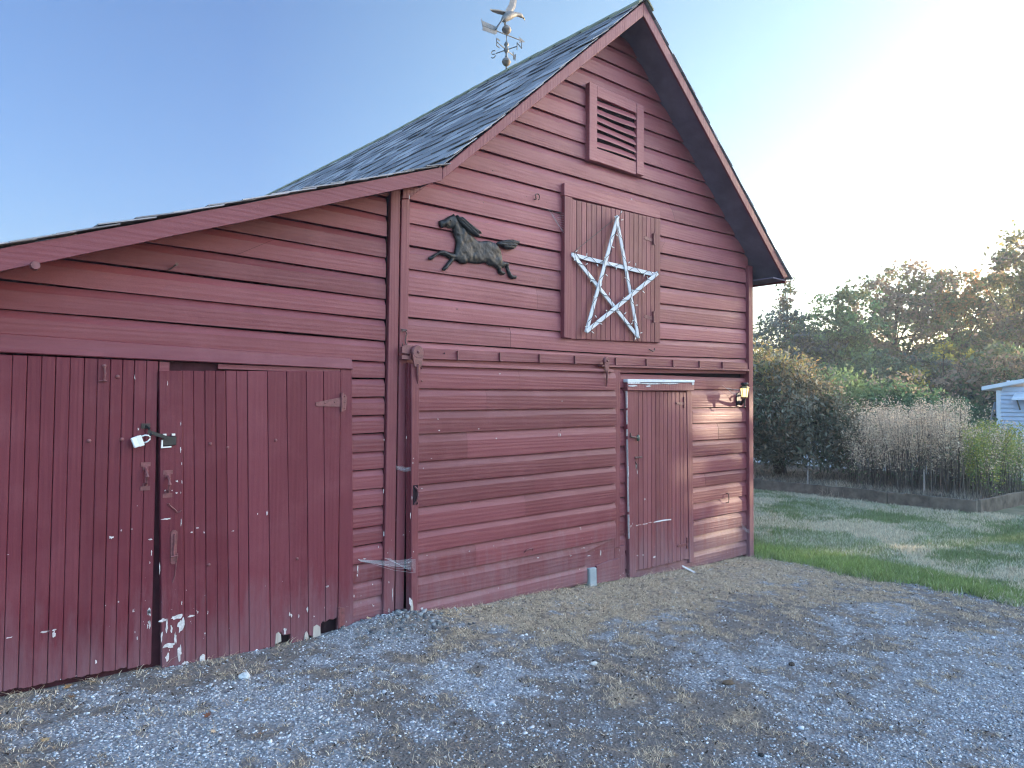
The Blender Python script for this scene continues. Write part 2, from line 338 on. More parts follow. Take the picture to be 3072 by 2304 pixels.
def warp_main(x): d = max(0, x-2.9); return .003*d+.0034*d*d
# wall of the gable above the door track
zs = [1.955, 2.137, 2.316, 2.49, 2.689, 2.867, 3.042, 3.218, 3.40, 3.585, 3.77, 3.955, 4.114, 4.287, 4.472, 4.646, 4.82, 5.0, 5.17, 5.33]
siding(MB(), zs, x_left, x_right, warp=warp_main).build('wall', M['red_hi'], BARN, label='wide clapboards of the gable above the door track')
zr = [-.10, .066, .241, .412, .593, .77, .915, 1.104, 1.276, 1.465, 1.638, 1.846, 1.99]
def warp_r(x): return .012*(x-6.6)
siding(MB(), zr, lambda z: 5.05, lambda z: 7.66, warp=warp_r).build('wall', M['red_h'], BARN, label='clapboards round the small door')
zsr = [0.0, .098, .257, .383, .515, .641, .768, .907, 1.04, 1.18, 1.314, 1.447, 1.578, 1.712, 1.846, 1.97]
wl2 = MB(); siding(wl2, zsr, lambda z: 2.40, lambda z: 2.705, warp=lambda x: .02*(x-2.69))
zl = [1.97, 2.127, 2.283, 2.437, 2.595, 2.748, 2.9, 3.059, 3.2, 3.36]
def lean_x(z): return max(-1.1, lerp(LL[0], KL[0], (z+.07-LL[1])/(KL[1]-LL[1])))
siding(wl2, zl, lean_x, lambda z: 2.705, warp=lambda x: -.009*(x-2.56))
siding(wl2, zsr, lambda z: -1.1, lambda z: -.16); wl2.build('wall', M['red_h'], BARN, label='wide wood-grained boards of the lean-to')
# inner backing, side and rear walls
b = MB(); b.box(-1.08, 7.6, .05, .08, -.2, 1.86, .5); b.prism([(-1.08, 1.5), (7.6, 1.5), (7.66, 3.25), (5.3, 5.25), (2.98, 3.15), (-1.08, 1.72)], .05, .08, .5)
b.build('inner_wall', M['dark'], BARN)
b = MB()
for k in range(17): b.box(7.66, 7.69, .03, 10, -.2+k*.2, -.2+(k+1)*.2-.008)
for k in range(10): b.box(-1.12, -1.09, .03, 6, -.05+k*.18, -.05+(k+1)*.18-.008)
b.prism([(-1.1, -.2), (7.66, -.2), (7.66, 3.3), (5.3, 5.3), (2.98, 3.2), (-1.1, 1.75)], 9.97, 10, .4); b.build('side_wall', M['red_h'], BARN)
# corner boards and the posts between barn and lean-to
b = MB()
b.hexa([(2.705, -.045, -.02), (2.796, -.045, -.02), (2.796, .0, -.02), (2.705, .0, -.02), (2.728, -.045, 3.32), (2.808, -.045, 3.34), (2.808, 0, 3.34), (2.728, 0, 3.32)], .5)
b.build('corner_board', M['red_trim'], BARN, .004)
b = MB(); b.hexa([(2.812, -.034, -.02), (2.885, -.034, -.02), (2.885, .02, -.02), (2.812, .02, -.02), (2.826, -.034, 3.20), (2.903, -.034, 3.22), (2.903, .02, 3.22), (2.826, .02, 3.20)], .7)
b.prism([(2.83, 3.205), (2.90, 3.225), (3.16, 3.445), (3.10, 3.50), (2.84, 3.33)], -.036, -.005, .6); b.build('corner_board', M['red_trim'], BARN, .004)
b = MB(); b.box(2.79, 2.822, -.01, .04, -.02, 3.3); b.build('gap_shade', M['dark'], BARN)  # dark strip put in as the shade between the two posts
b = MB(); b.box(7.625, 7.715, -.062, .03, -.12, 3.34, .6); b.box(7.69, 7.715, .03, .12, -.12, 3.3, .4); b.build('corner_board', M['red_trim'], BARN, .004)
# roofs ---------------------------------------------------------------
YS = [-.32, .6, 1.7, 3.0, 4.4, 7.0, 10.2]; SG = [0, .02, .04, .04, .045, .11, .20]
def sag(y, t): return float(np.interp(y, YS, SG))*t
def deck(mb, a, b, th, ta, tb, ys):
    """sloping slab from a (x,z) to b; ta,tb sag weights"""
    vs = []
    for y in ys:
        za, zb = a[1]+sag(y, ta), b[1]+sag(y, tb); vs += [(a[0], y, za-th), (b[0], y, zb-th), (b[0], y, zb), (a[0], y, za)]
    fs = [(0, 1, 2, 3), tuple(4*(len(ys)-1)+i for i in (3, 2, 1, 0))]
    for i in range(len(ys)-1):
        k = 4*i; fs += [(k+j, k+4+j, k+4+(j+1) % 4, k+(j+1) % 4) for j in range(4)]
    mb.add(vs, fs, .5)
def slates(mb, a, b, ta, tb, y0, y1, expo=.185, wid=.27, lift=.014, th=.006):
    a = Vector((a[0], 0, a[1])); b = Vector((b[0], 0, b[1])); L = (b-a).length; u = (b-a)/L; n = Vector((-u.z, 0, u.x)); n = n if n.z > 0 else -n
    nc = int(L/expo)+1
    for c in range(nc):
        y = y0+random.uniform(-.02, .02)-(wid*.5 if c % 2 else 0); first = True
        while y < y1:
            w = wid*random.uniform(.8, 1.2); ya, yb = y+.003, y+w-.003
            if first: ya = y0+random.uniform(-.010, .006); first = False
            y += w
            if yb-ya < .04: continue
            s0 = c*expo-.04+random.uniform(-.012, .012); s1 = min(L+.01, s0+expo*1.5); l0 = lift+random.uniform(-.004, .01); l1 = .006+random.uniform(0, .003); sk = random.uniform(-.008, .008)
            if random.random() < .04: l0 += .006; sk *= 2
            vs = []
            for off in (0, th):
                for (yy, s, l) in ((ya, s0+sk, l0), (yb, s0-sk, l0+random.uniform(-.003, .003)), (yb, s1, l1), (ya, s1, l1)):
                    p = a+u*s+n*(l+off); t = ta+(tb-ta)*s/L; vs.append((p.x, yy, p.z+sag(yy, t)))
            mb.add(vs, [(0, 1, 2, 3), (7, 6, 5, 4), (0, 4, 5, 1), (1, 5, 6, 2), (2, 6, 7, 3), (3, 7, 4, 0)], random.random()**1.4)
b = MB(); deck(b, (KL[0], KL[1]-.01), (AP[0], AP[1]-.01), .06, 0, 1, YS); deck(b, (AP[0]+.001, AP[1]-.01), (RT[0]-.02, RT[1]), .06, 1, 0, YS)
MROOF = b.build('roof', M['soffit'], BARN, label='steep roof over the gable')
b = MB(); slates(b, KL, AP, 0, 1, -.358, 10.25); slates(b, (RT[0]+.02, RT[1]-.01), AP, 0, 1, -.352, 10.25); b.build('slates', M['slate'], MROOF)
b = MB()
for y0, y1 in zip(np.arange(-.38, 10, .38), np.arange(0, 10.4, .38)):
    z0, z1 = AP[1]+sag(y0, 1)+.032, AP[1]+sag(y1, 1)+.026
    vs = []
    for y, z in ((y0, z0), (y1+.03, z1)):
        vs += [(AP[0]-.11, y, z-.085), (AP[0], y, z+.012), (AP[0]+.11, y, z-.08), (AP[0]+.11, y, z-.10), (AP[0], y, z-.008), (AP[0]-.11, y, z-.105)]
    b.add(vs, [(0, 1, 2, 3, 4, 5), (11, 10, 9, 8, 7, 6)]+[(i, i+6, (i+1) % 6+6, (i+1) % 6) for i in range(6)])
b.build('ridge_cap', M['ridge'], MROOF)
def rake(a, b, h, y0, y1, ca=0, cb=0):
    return [(a[0], a[1]-h-ca), (b[0], b[1]-h-cb), (b[0], b[1]), (a[0], a[1])]
b = MB(); b.prism(rake((KL[0]-.005, KL[1]-.012), (AP[0], AP[1]-.008), .135, 0, 0, -.05), -.345, -.321, .6); b.build('fascia', M['red_trim'], MROOF, .004)
b = MB(); b.prism([(AP[0]+.002, AP[1]-.143), (RT[0]-.10, RT[1]-.035), (RT[0]-.005, RT[1]-.005), (AP[0]+.002, AP[1]-.008)], -.345, -.321, .5); b.build('fascia', M['red_trim'], MROOF, .004)
b = MB()
def under(x): return roof_z(x)-.085
# boarded underside of the right and left overhangs
for (xa, xb) in ((AP[0], RT[0]-.03), (KL[0], AP[0])):
    vs = [(xa, -.32, under(xa)), (xb, -.32, under(xb)), (xb, .03, under(xb)), (xa, .03, under(xa))]
    b.add(vs+[(x, y, z+.014) for x, y, z in vs], [(0, 1, 2, 3), (7, 6, 5, 4), (0, 4, 5, 1), (1, 5, 6, 2), (2, 6, 7, 3), (3, 7, 4, 0)], .5)
b.box(7.72, RT[0]-.03, -.32, 10, RT[1]-.055, RT[1]-.04, .5); b.build('soffit', M['soffit'], MROOF)
b = MB(); b.box(RT[0]-.035, RT[0]-.012, -.32, 10.2, RT[1]-.075, RT[1]-.005, .5); b.build('fascia', M['red_trim'], MROOF)
b = MB(); deck(b, (LL[0], LL[1]-.008), (KL[0]-.002, KL[1]-.008), .06, 0, 0, [-.32, 2, 6]); LROOF = b.build('roof', M['soffit'], BARN, label='shallow roof over the lean-to')
b = MB(); slates(b, LL, (KL[0]+.04, KL[1]+.015), 0, 0, -.37, 6.05, expo=.2, lift=.016, th=.007); b.build('slates', M['slate'], LROOF)
pts_t = []; pts_b = []
for k in range(24):
    x = lerp(LL[0], KL[0]-.012, k/23); z = roof_z(x)-.004; pts_t.append((x, z+random.uniform(-.003, .003))); pts_b.append((x, z-.098-.022*(1-k/23)+random.uniform(-.003, .003)))
b = MB(); b.prism(pts_b+pts_t[::-1], -.352, -.322, .45); LF = b.build('fascia', M['red_h'], LROOF)
b = MB(); b.tube([(.49, -.35, 2.335), (.49, -.39, 2.335)], [.024, .02], 10); b.build('bolt_head', M['hardware'], LF)
# paint chips ---------------------------------------------------------
def chips(name, lst, y, parent, mat='chip', thick=.0012):
    b = MB(); name = 'peeled_paint'
    for (cx, cz, w, h) in lst:
        n = 13; ph = random.random()*6; w *= .85; h *= .85; cz += random.uniform(-.002, .002)
        poly = [(cx+math.cos(ph+2*math.pi*k/n)*w*.5*(q_ := random.uniform(.35, 1.15)), cz+math.sin(ph+2*math.pi*k/n)*h*.5*q_) for k in range(n)]
        b.prism(poly, y-thick, y, random.random())
    return tag(b.build(name, M[mat], parent), kind='stuff')
def stray(n, x0, x1, z0, z1, big=.022):
    """more small flecks, denser towards the ground"""
    return [(random.uniform(x0, x1), z0+(z1-z0)*random.random()**2.2, big*(.15+.5*random.random()**3), big*(.18+.8*random.random()**3)) for _ in range(int(n*.55))]
CHL=[(1.050,1.495,0.010,0.019),(1.108,1.498,0.014,0.021),(1.025,1.802,0.007,0.042),(1.126,0.848,0.027,0.015),(0.972,0.918,0.013,0.014),(1.028,0.920,0.009,0.010),(1.053,1.053,0.008,0.009),(1.135,0.767,0.009,0.042),(1.127,0.711,0.006,0.021),(0.967,0.510,0.013,0.014),(0.901,0.501,0.008,0.009),(1.131,0.420,0.025,0.074),(1.130,0.363,0.019,0.042),(0.922,0.882,0.037,0.023),(0.604,0.416,0.041,0.012),(0.657,0.415,0.025,0.014)]
CHL3=[(1.127,0.426,0.025,0.062),(1.134,0.351,0.014,0.074),(0.458,0.415,0.050,0.011),(0.617,0.414,0.058,0.011),(0.656,0.393,0.021,0.046),(0.861,0.199,0.015,0.026),(1.068,0.285,0.009,0.027),(1.056,0.324,0.009,0.017),(1.123,0.341,0.011,0.037)]
CHR=[(1.278,1.526,0.009,0.033),(1.281,1.373,0.009,0.054),(1.288,1.286,0.006,0.022),(1.291,1.177,0.007,0.033),(1.286,1.112,0.006,0.017),(1.292,0.933,0.007,0.065),(1.264,1.184,0.020,0.015),(1.262,1.112,0.018,0.013),(1.237,1.127,0.010,0.011),(1.199,1.132,0.014,0.013),(1.208,0.962,0.075,0.015),(1.818,0.938,0.014,0.040),(1.756,0.938,0.009,0.023),(1.389,0.890,0.028,0.011),(1.355,0.866,0.021,0.011),(1.426,0.858,0.013,0.018),(1.602,0.848,0.023,0.009),(1.982,0.261,0.015,0.036),(2.045,0.231,0.008,0.030),(2.244,0.399,0.027,0.012),(2.102,0.269,0.010,0.022),(2.452,0.300,0.008,0.032),(1.199,1.764,0.005,0.043),(1.178,0.673,0.008,0.096),(1.304,0.450,0.008,0.032)]
CHR3=[(1.200,0.366,0.046,0.022),(1.276,0.369,0.083,0.028),(1.301,0.321,0.036,0.094),(1.224,0.324,0.016,0.087),(1.250,0.306,0.012,0.062),(1.196,0.280,0.012,0.074),(1.272,0.252,0.014,0.075),(1.238,0.209,0.059,0.031),(1.298,0.159,0.026,0.088),(1.228,0.144,0.021,0.050),(1.360,0.363,0.037,0.015),(1.335,0.088,0.036,0.025),(1.427,0.093,0.035,0.077),(1.952,0.154,0.023,0.041),(1.994,0.249,0.012,0.019),(2.105,0.264,0.012,0.035),(2.248,0.399,0.025,0.012)]
CHS=[(3.487,1.090,0.052,0.022),(3.260,0.927,0.017,0.028),(3.167,0.905,0.014,0.008),(3.217,0.907,0.011,0.007),(3.097,0.900,0.011,0.007),(3.385,0.828,0.074,0.007),(3.483,0.805,0.083,0.008),(3.544,0.763,0.022,0.053),(3.228,0.772,0.043,0.016),(3.710,1.377,0.019,0.010),(4.447,1.389,0.009,0.040),(4.428,1.390,0.007,0.040),(3.140,1.453,0.020,0.012),(3.526,1.460,0.018,0.010),(3.742,1.911,0.026,0.010),(3.073,1.240,0.017,0.009),(3.128,1.540,0.011,0.009),(4.464,1.690,0.023,0.013),(2.998,1.172,0.011,0.008),(2.999,1.096,0.011,0.008),(2.987,1.020,0.012,0.008),(4.822,0.273,0.060,0.012),(4.981,0.283,0.015,0.084),(4.995,0.414,0.010,0.050),(4.334,0.227,0.051,0.010),(3.024,0.395,0.038,0.016),(3.440,0.491,0.015,0.010),(3.040,0.511,0.014,0.009),(4.181,0.339,0.035,0.009)]
CHST=[(2.900,1.219,0.013,0.018),(2.904,1.249,0.011,0.011),(2.912,0.558,0.012,0.010),(2.840,1.408,0.007,0.033),(2.874,0.483,0.009,0.018),(2.894,0.959,0.008,0.045),(2.883,0.826,0.007,0.067),(2.924,0.968,0.012,0.067)]
CHST3=[(2.892,0.195,0.037,0.093),(2.995,0.117,0.030,0.022),(2.875,0.074,0.026,0.046)]
CHP=[(2.692,1.389,0.011,0.021),(2.692,1.019,0.009,0.053),(2.699,0.702,0.008,0.079),(2.747,0.346,0.009,0.034),(2.779,0.255,0.008,0.119),(2.543,0.541,0.032,0.013),(2.500,0.545,0.014,0.008),(2.491,0.482,0.010,0.077),(2.487,0.431,0.009,0.026),(2.621,0.197,0.021,0.010),(2.750,0.141,0.008,0.053)]
CHW=[(5.584,0.165,0.030,0.017),(5.672,0.160,0.035,0.020),(5.520,0.155,0.030,0.014),(5.852,0.118,0.055,0.031),(5.698,0.715,0.020,0.031),(5.465,0.520,0.015,0.083),(5.561,1.054,0.015,0.084),(5.578,0.990,0.013,0.056)]
CHM=[(2.511,3.226,0.010,0.011),(2.692,3.120,0.006,0.043),(5.120,3.580,0.030,0.011)]
CHG=[(2.912,0.203,0.035,0.071),(3.001,0.119,0.030,0.025),(3.451,0.237,0.084,0.022)]
# upright boards ------------------------------------------------------
def vboards(mb, eb, et, zb, zt, y0, y1, jag=.004, gap=.003, bead=True):
    """boards between edges eb (at the bottom) and et (at the top); zb may list the bottom of each board"""
    for i in range(len(eb)-1):
        z = zb[i] if isinstance(zb, (list, tuple)) else zb; zt_ = zt(.5*(et[i]+et[i+1])) if callable(zt) else zt
        parts = [(0, 1)]
        if bead and eb[i+1]-eb[i] > .11: parts = [(0, .5), (.5, 1)]
        tn = random.random(); dy = random.uniform(-.0015, .0015)
        for a, c in parts:
            g0 = gap/2 if a == 0 else .0009; g1 = gap/2 if c == 1 else .0009
            xb0, xb1 = lerp(eb[i], eb[i+1], a)+g0, lerp(eb[i], eb[i+1], c)-g1; xt0, xt1 = lerp(et[i], et[i+1], a)+g0, lerp(et[i], et[i+1], c)-g1
            n = 5; bot = [(lerp(xb0, xb1, k/n), z+random.uniform(-jag, jag)) for k in range(n+1)]
            mb.prism(bot+[(xt1, zt_), (xt0, zt_)], y0+dy, y1, tn)
# pair of plank doors on the lean-to -----------------------------------
b = MB(); b.box(-.16, 2.40, -.012, .045, -.1, 1.9, .2); b.build('door_recess', M['recess'], BARN)  # back panel coloured dark red so the door gap reads shaded
FRM = MB(); FRM.hexa([(2.345, -.045, -.02), (2.468, -.045, -.02), (2.468, .0, -.02), (2.345, .0, -.02), (2.336, -.045, 1.90), (2.425, -.045, 1.90), (2.425, 0, 1.90), (2.336, 0, 1.90)], .6)
FRAME = FRM.build('door_frame', M['red_v'], BARN, .004, label='frame of the double plank doors'); b = MB(); b.box(-.16, -.04, -.045, 0, -.02, 1.90, .5); b.build('jamb', M['red_v'], FRAME, .004)
b = MB(); b.hexa([(-.2, -.062, 1.913), (2.43, -.062, 1.899), (2.43, .0, 1.899), (-.2, .0, 1.913), (-.2, -.034, 2.025), (2.43, -.034, 1.978), (2.43, 0, 1.978), (-.2, 0, 2.025)], .3)
b.build('header_beam', M['red_h'], FRAME, .005)
b = MB(); b.box(1.16, 1.215, -.040, -.014, 1.842, 1.897, .6); b.box(1.50, 2.34, -.040, -.014, 1.868, 1.897, .6); b.build('filler_strip', M['red_h'], FRAME)
b = MB(); xs_ = [-.03, .10, .235, .37, .50, .63, .766, .896, 1.02, 1.148]
vboards(b, xs_, [x+.003 for x in xs_], [.150, .148, .145, .140, .134, .134, .130, .128, .118], 1.899, -.050, -.022)
LEAFL = b.build('plank_door', M['red_v'], BARN, .003, label='left plank door with a white padlock on its edge')
chips('peeled_spot', CHL+CHL3+stray(12, 0., 1.14, .14, 1.1), -.0515, LEAFL)
b = MB(); b.box(1.84, 2.335, -.020, -.0125, -.1, .19); b.build('rot_hole_shade', M['dark'], BARN)  # dark sheet behind the rotted bottoms; shade of the holes is its colour
b = MB(); eb = [1.203, 1.333, 1.458, 1.596, 1.722, 1.86, 1.995, 2.121, 2.243, 2.333]; et = [1.152, 1.28, 1.414, 1.54, 1.676, 1.806, 1.935, 2.075, 2.2, 2.332]
vboards(b, eb[1:4], et[1:4], [.044, .036], lambda x: 1.842+.033*(x-1.15), -.060, -.024, .004)
vboards(b, eb[3:5], et[3:5], [.034], lambda x: 1.842+.033*(x-1.15), -.060, -.024, .007)
def rotboard(mb, i, bottom):
    z = lambda x: 1.842+.033*(x-1.15); mb.prism(bottom+[(et[i+1]-.0015, z(et[i+1])), (et[i]+.0015, z(et[i]))], -.060, -.024, random.random())
rotboard(b, 4, [(1.7235, .038), (1.78, .04), (1.858, .036)])
rotboard(b, 5, [(1.8615, .042), (1.885, .05), (1.892, .105), (1.91, .115), (1.925, .15), (1.94, .125), (1.9935, .122), ])
rotboard(b, 6, [(1.9965, .046), (2.05, .05), (2.085, .058), (2.09, .10), (2.10, .085), (2.1195, .09)])
rotboard(b, 7, [(2.1225, .088), (2.145, .078), (2.15, .07), (2.205, .062), (2.21, .15), (2.225, .165), (2.2415, .15)])
rotboard(b, 8, [(2.2445, .155), (2.27, .168), (2.30, .16), (2.3315, .172)])
b.prism([(1.203, .052), (1.26, .046), (1.331, .049), (1.281, 1.846), (1.152, 1.842)], -.066, -.022, .3)
LEAFR = b.build('plank_door', M['red_v'], BARN, .003, label='right plank door with rotted bottom and peeled corner')
chips('peeled_spot', CHR+[(x, z, w*1.35, h*1.35) for x, z, w, h in CHR3], -.0672, LEAFR)
chips('peeled_spot', stray(16, 1.35, 2.33, .10, 1.2), -.0615, LEAFR)
for x0, x1, z0, z1 in ((1.89, 1.93, .08, .155), (2.09, 2.12, .06, .12), (2.15, 2.207, .055, .15), (1.46, 1.475, .035, .08)): MB().prism([(x0, z0), (x1, z0+.01), (x1-.004, z1-.02), (lerp(x0, x1, .5), z1), (x0+.003, z1-.01)], -.0625, -.045).build('rotted_wood', M['barewood'], LEAFR)
def pull(parent, x, z0, z1, y):
    b = MB()
    for z, s in ((z1, -1), (z0, 1)):
        b.prism([(x-.026, z-.012), (x+.026, z-.012), (x+.026, z+.012), (x-.026, z+.012)], y-.004, y, .5); b.prism([(x-.014, min(z, z+s*.03)), (x+.014, min(z, z+s*.03)), (x+.014, max(z, z+s*.03)), (x-.014, max(z, z+s*.03))], y-.005, y, .5)
    pts = [(x, y-.003, z1-.02), (x, y-.03, z1-.038), (x, y-.042, (z0+z1)/2), (x, y-.03, z0+.038), (x, y-.003, z0+.02)]
    b.tube(pts, [.008, .009, .011, .009, .008], 8, .5); return b.build('pull_handle', M['hardware'], parent, smooth=False)
pull(LEAFL, 1.093, 1.15, 1.29, -.052); pull(LEAFR, 1.212, 1.10, 1.238, -.066)
b = MB(); b.lathe([(.003, -.004), (.011, 0), (.011, .003), (.003, .006)], (.866, -.058, 1.858), 10, .5, (1, 0, 0), (0, 0, 1), (0, -1, 0)); b.tube([(.867, -.06, 1.85), (.870, -.066, 1.815), (.866, -.064, 1.775)], .006, 6); b.tube([(.84, -.054, 1.772), (.88, -.06, 1.774)], .005, 6); b.build('door_stop', M['hardware'], LEAFL)
for x, z in ((.936, 1.80), (.80, 1.435), (.965, 1.44)): MB().lathe([(.012, 0), (.010, .006), (.002, .009)], (x, -.051, z), 10, .5, (1, 0, 0), (0, 0, 1), (0, -1, 0)).build('carriage_bolt', M['hardware'], LEAFL)
for x, z in ((1.455, 1.40), (1.56, 1.372), (1.46, .655), (2.03, .615), (1.87, 1.41)): MB().lathe([(.011, 0), (.009, .006), (.002, .009)], (x, -.061, z), 10, .5, (1, 0, 0), (0, 0, 1), (0, -1, 0)).build('carriage_bolt', M['hardware'], LEAFR)
def strap_hinge(parent, x, z, ln, y, h=.13, name='hinge'):
    b = MB(); b.prism([(x-ln, z-.022), (x-ln+.012, z-.030), (x, z-.032), (x, z+.034), (x-ln, z-.004)], y-.005, y, .5); b.tube([(x+.004, y-.008, z-.066), (x+.004, y-.008, z+.066)], .010, 8, .5)
    b.prism([(x+.012, z-.062), (x+.036, z-.055), (x+.044, z+.03), (x+.036, z+.052), (x+.012, z+.064)], y-.005, y, .5)
    for dx, dz in ((.026, -.04), (.03, 0), (.026, .04), (-.05, 0), (-.12, -.008)): b.lathe([(.006, 0), (.005, .004), (.001, .005)], (x+dx, y-.005, z+dz), 8, .5, (1, 0, 0), (0, 0, 1), (0, -1, 0))
    return b.build(name, M['hardware'], parent)
strap_hinge(LEAFR, 2.334, 1.665, .19, -.062)
b = MB(); b.tube([(2.34, -.066, .10), (2.34, -.066, .24)], .011, 8, .5); b.prism([(2.35, .10), (2.385, .11), (2.385, .225), (2.35, .235)], -.063, -.058, .5); b.build('hinge', M['hardware'], LEAFR)
b = MB(); b.tube([(1.214, -.067, 1.05), (1.222, -.078, 1.052), (1.225, -.075, 1.043), (1.216, -.068, 1.04)], .004, 6); b.tube([(1.22, -.075, 1.046), (1.255, -.074, 1.012), (1.268, -.074, .995), (1.28, -.076, .997), (1.288, -.076, 1.008)], .004, 6); b.build('hook_latch', M['hardware'], LEAFR)
b = MB(); b.prism([(1.236, .70), (1.244, .69), (1.262, .69), (1.270, .70), (1.272, .88), (1.262, .89), (1.244, .89), (1.235, .88)], -.071, -.066, .5); b.tube([(1.252, -.076, .74), (1.255, -.076, .87)], .006, 8); b.tube([(1.235, -.077, .735), (1.275, -.078, .739)], .005, 6); b.tube([(1.272, -.076, .75), (1.262, -.07, .62), (1.25, -.068, .58)], .0035, 6); b.build('slide_bolt', M['hardware'], LEAFR)
# hasp and white padlock
b = MB(); b.prism([(1.065, 1.50), (1.112, 1.50), (1.112, 1.53), (1.065, 1.53)], -.058, -.051, .5); b.tube([(1.09, -.055, 1.515), (1.10, -.085, 1.50), (1.112, -.09, 1.468), (1.10, -.082, 1.455)], .007, 8)
b.prism([(1.09, 1.474), (1.205, 1.432), (1.205, 1.452), (1.095, 1.494)], -.089, -.083, .5); b.build('hasp', M['black'], LEAFR)
b = MB(); b.prism([(1.178, 1.395), (1.252, 1.40), (1.252, 1.452), (1.178, 1.452)], -.083, -.066, .5); b.build('hasp_plate', M['black'], LEAFR, .003)
b = MB(); b.prism([(1.168, 1.383), (1.225, 1.386), (1.225, 1.394), (1.178, 1.391), (1.180, 1.43), (1.170, 1.432)], -.080, -.067, .5); b.build('bare_metal_edge', M['steel'], LEAFR)
for x in (1.186, 1.235): b = MB(); b.box(x-.009, x+.009, -.084, -.066, 1.456, 1.468, .5); b.build('hasp_screw', M['steel'], LEAFR)
PL = thing('padlock', 'white and silver padlock hanging from the black hasp between the double doors', 'padlock', (1.06, -.08, 1.41))
def pl_pt(u, v): c, s = math.cos(math.radians(-70)), math.sin(math.radians(-70)); return (1.043+u*c-v*s, 1.428+u*s+v*c)
body = [pl_pt(*p) for p in ((-.030, -.032), (.030, -.032), (.031, .014), (.024, .022), (-.024, .022), (-.031, .014))]
MB().prism(body, -.098, -.074, .6).build('lock_body', M['fence'], PL, .004)
MB().prism([pl_pt(*p) for p in ((-.0315, -.004), (.0315, -.004), (.0315, .0225), (-.0315, .0225))], -.0995, -.0985, .6).build('lock_band', M['steel'], PL)
sh = [(-.02, .018), (-.02, .045), (-.012, .062), (0, .067), (.012, .062), (.02, .045), (.02, .018)]
MB().tube([(pl_pt(*p)[0], -.086, pl_pt(*p)[1]) for p in sh], .0048, 8).build('shackle', M['steel'], PL, smooth=True)
# sliding door ----------------------------------------------------------
def warp_s(x): return .0135*(x-2.97)
zd = [.015, .17, .361, .54, .704, .884, 1.052, 1.226, 1.435, 1.606, 1.775, 1.945]
b = MB(); b.hexa([(2.90, -.082, .03), (5.20, -.082, .012), (5.20, -.045, .012), (2.90, -.045, .03), (2.87, -.082, 1.965), (5.20, -.082, 1.998), (5.20, -.045, 1.998), (2.87, -.045, 1.965)], .4)
siding(b, zd, lambda z: 2.955, lambda z: 5.195 if z > .3 else 4.80, y=-.083, warp=warp_s)
b.hexa([(2.95, -.112, 1.945), (5.15, -.112, 1.975), (5.15, -.05, 1.975), (2.95, -.05, 1.945), (2.95, -.108, 1.972), (5.15, -.108, 2.002), (5.15, -.05, 2.002), (2.95, -.05, 1.972)], .9)
SLIDE = b.build('sliding_door', M['red_h'], BARN, label='wide sliding clapboard door hung from the track')
b = MB(); b.hexa([(2.902, -.114, .07), (2.957, -.114, .05), (2.957, -.045, .05), (2.902, -.045, .07), (2.878, -.114, 1.955), (2.952, -.114, 1.957), (2.952, -.045, 1.957), (2.878, -.045, 1.955)], .3); b.build('end_stile', M['red_trim'], SLIDE, .004)
b = MB(); b.prism([(4.93, .0), (5.25, -.01), (5.25, .19), (5.10, .185), (4.93, .165)], -.104, -.06, .5); b.build('end_board', M['red_h'], SLIDE, .004)
chips('peeled_spot', CHS+CHG+stray(24, 2.97, 5.1, .05, 1.5, .018), -.1058, SLIDE); chips('peeled_spot', CHST+CHST3, -.1145, SLIDE)
b = MB(); b.prism([(2.892, .05), (2.918, .05), (2.916, .15), (2.908, .20), (2.896, .19)], -.1155, -.11, .5); b.build('split_corner', M['barewood'], SLIDE)
b = MB(); b.box(2.903, 2.945, -.117, -.1145, .905, 1.05); b.build('handle_slot', M['dark'], SLIDE)
b = MB(); b.tube([(2.918, -.115, 1.04), (2.933, -.132, 1.02), (2.936, -.136, .97), (2.93, -.13, .93), (2.918, -.115, .91)], .007, 8); b.build('pull_handle', M['hardware'], SLIDE)
b = MB(); b.tube([(4.02, -.11, .41), (4.03, -.125, .425), (4.06, -.13, .433), (4.10, -.13, .437), (4.10, -.125, .41)], .005, 6); b.build('staple_hook', M['hardware'], SLIDE)
for x, z in ((2.972, 1.925), (2.974, 1.83), (4.452, 1.43)): MB().lathe([(.007, 0), (.005, .004), (.001, .005)], (x, -.115 if x < 3 else -.106, z), 8, .2, (1, 0, 0), (0, 0, 1), (0, -1, 0)).build('nail_head', M['hardware'], SLIDE)
def tz(x): return 1.992+.0205*(x-3.0)
b = MB(); b.hexa([(2.90, -.056, tz(2.9)+.008), (7.612, -.056, tz(7.61)+.012), (7.612, -.0, tz(7.61)+.012), (2.9, -.0, tz(2.9)+.008), (2.9, -.05, tz(2.9)+.092), (7.612, -.05, tz(7.61)+.088), (7.612, 0, tz(7.61)+.088), (2.9, 0, tz(2.9)+.092)], .35)
TRACK = b.build('door_track', M['red_h'], BARN, .003)
b = MB(); b.hexa([(5.02, -.082, tz(5)-.012), (7.63, -.082, tz(7.6)-.012), (7.63, -.0, tz(7.6)-.012), (5.02, -.0, tz(5)-.012), (5.02, -.08, tz(5)+.007), (7.63, -.08, tz(7.6)+.010), (7.63, 0, tz(7.6)+.010), (5.02, 0, tz(5)+.007)], .4); b.build('rail', M['red_h'], TRACK, .002)
for x in (3.343, 3.779, 4.229, 4.672, 5.235, 5.704, 6.143, 6.618, 7.062):
    z = tz(x)+.045; b = MB(); b.prism([(x-.004, z-.036), (x+.004, z-.036), (x+.004, z+.036), (x-.004, z+.036)], -.070, -.05, .4); b.tube([(x+.004, -.06, z-.03), (x+.03, -.058, z-.034)], .005, 6); b.build('rail_bracket', M['hardware'], TRACK)
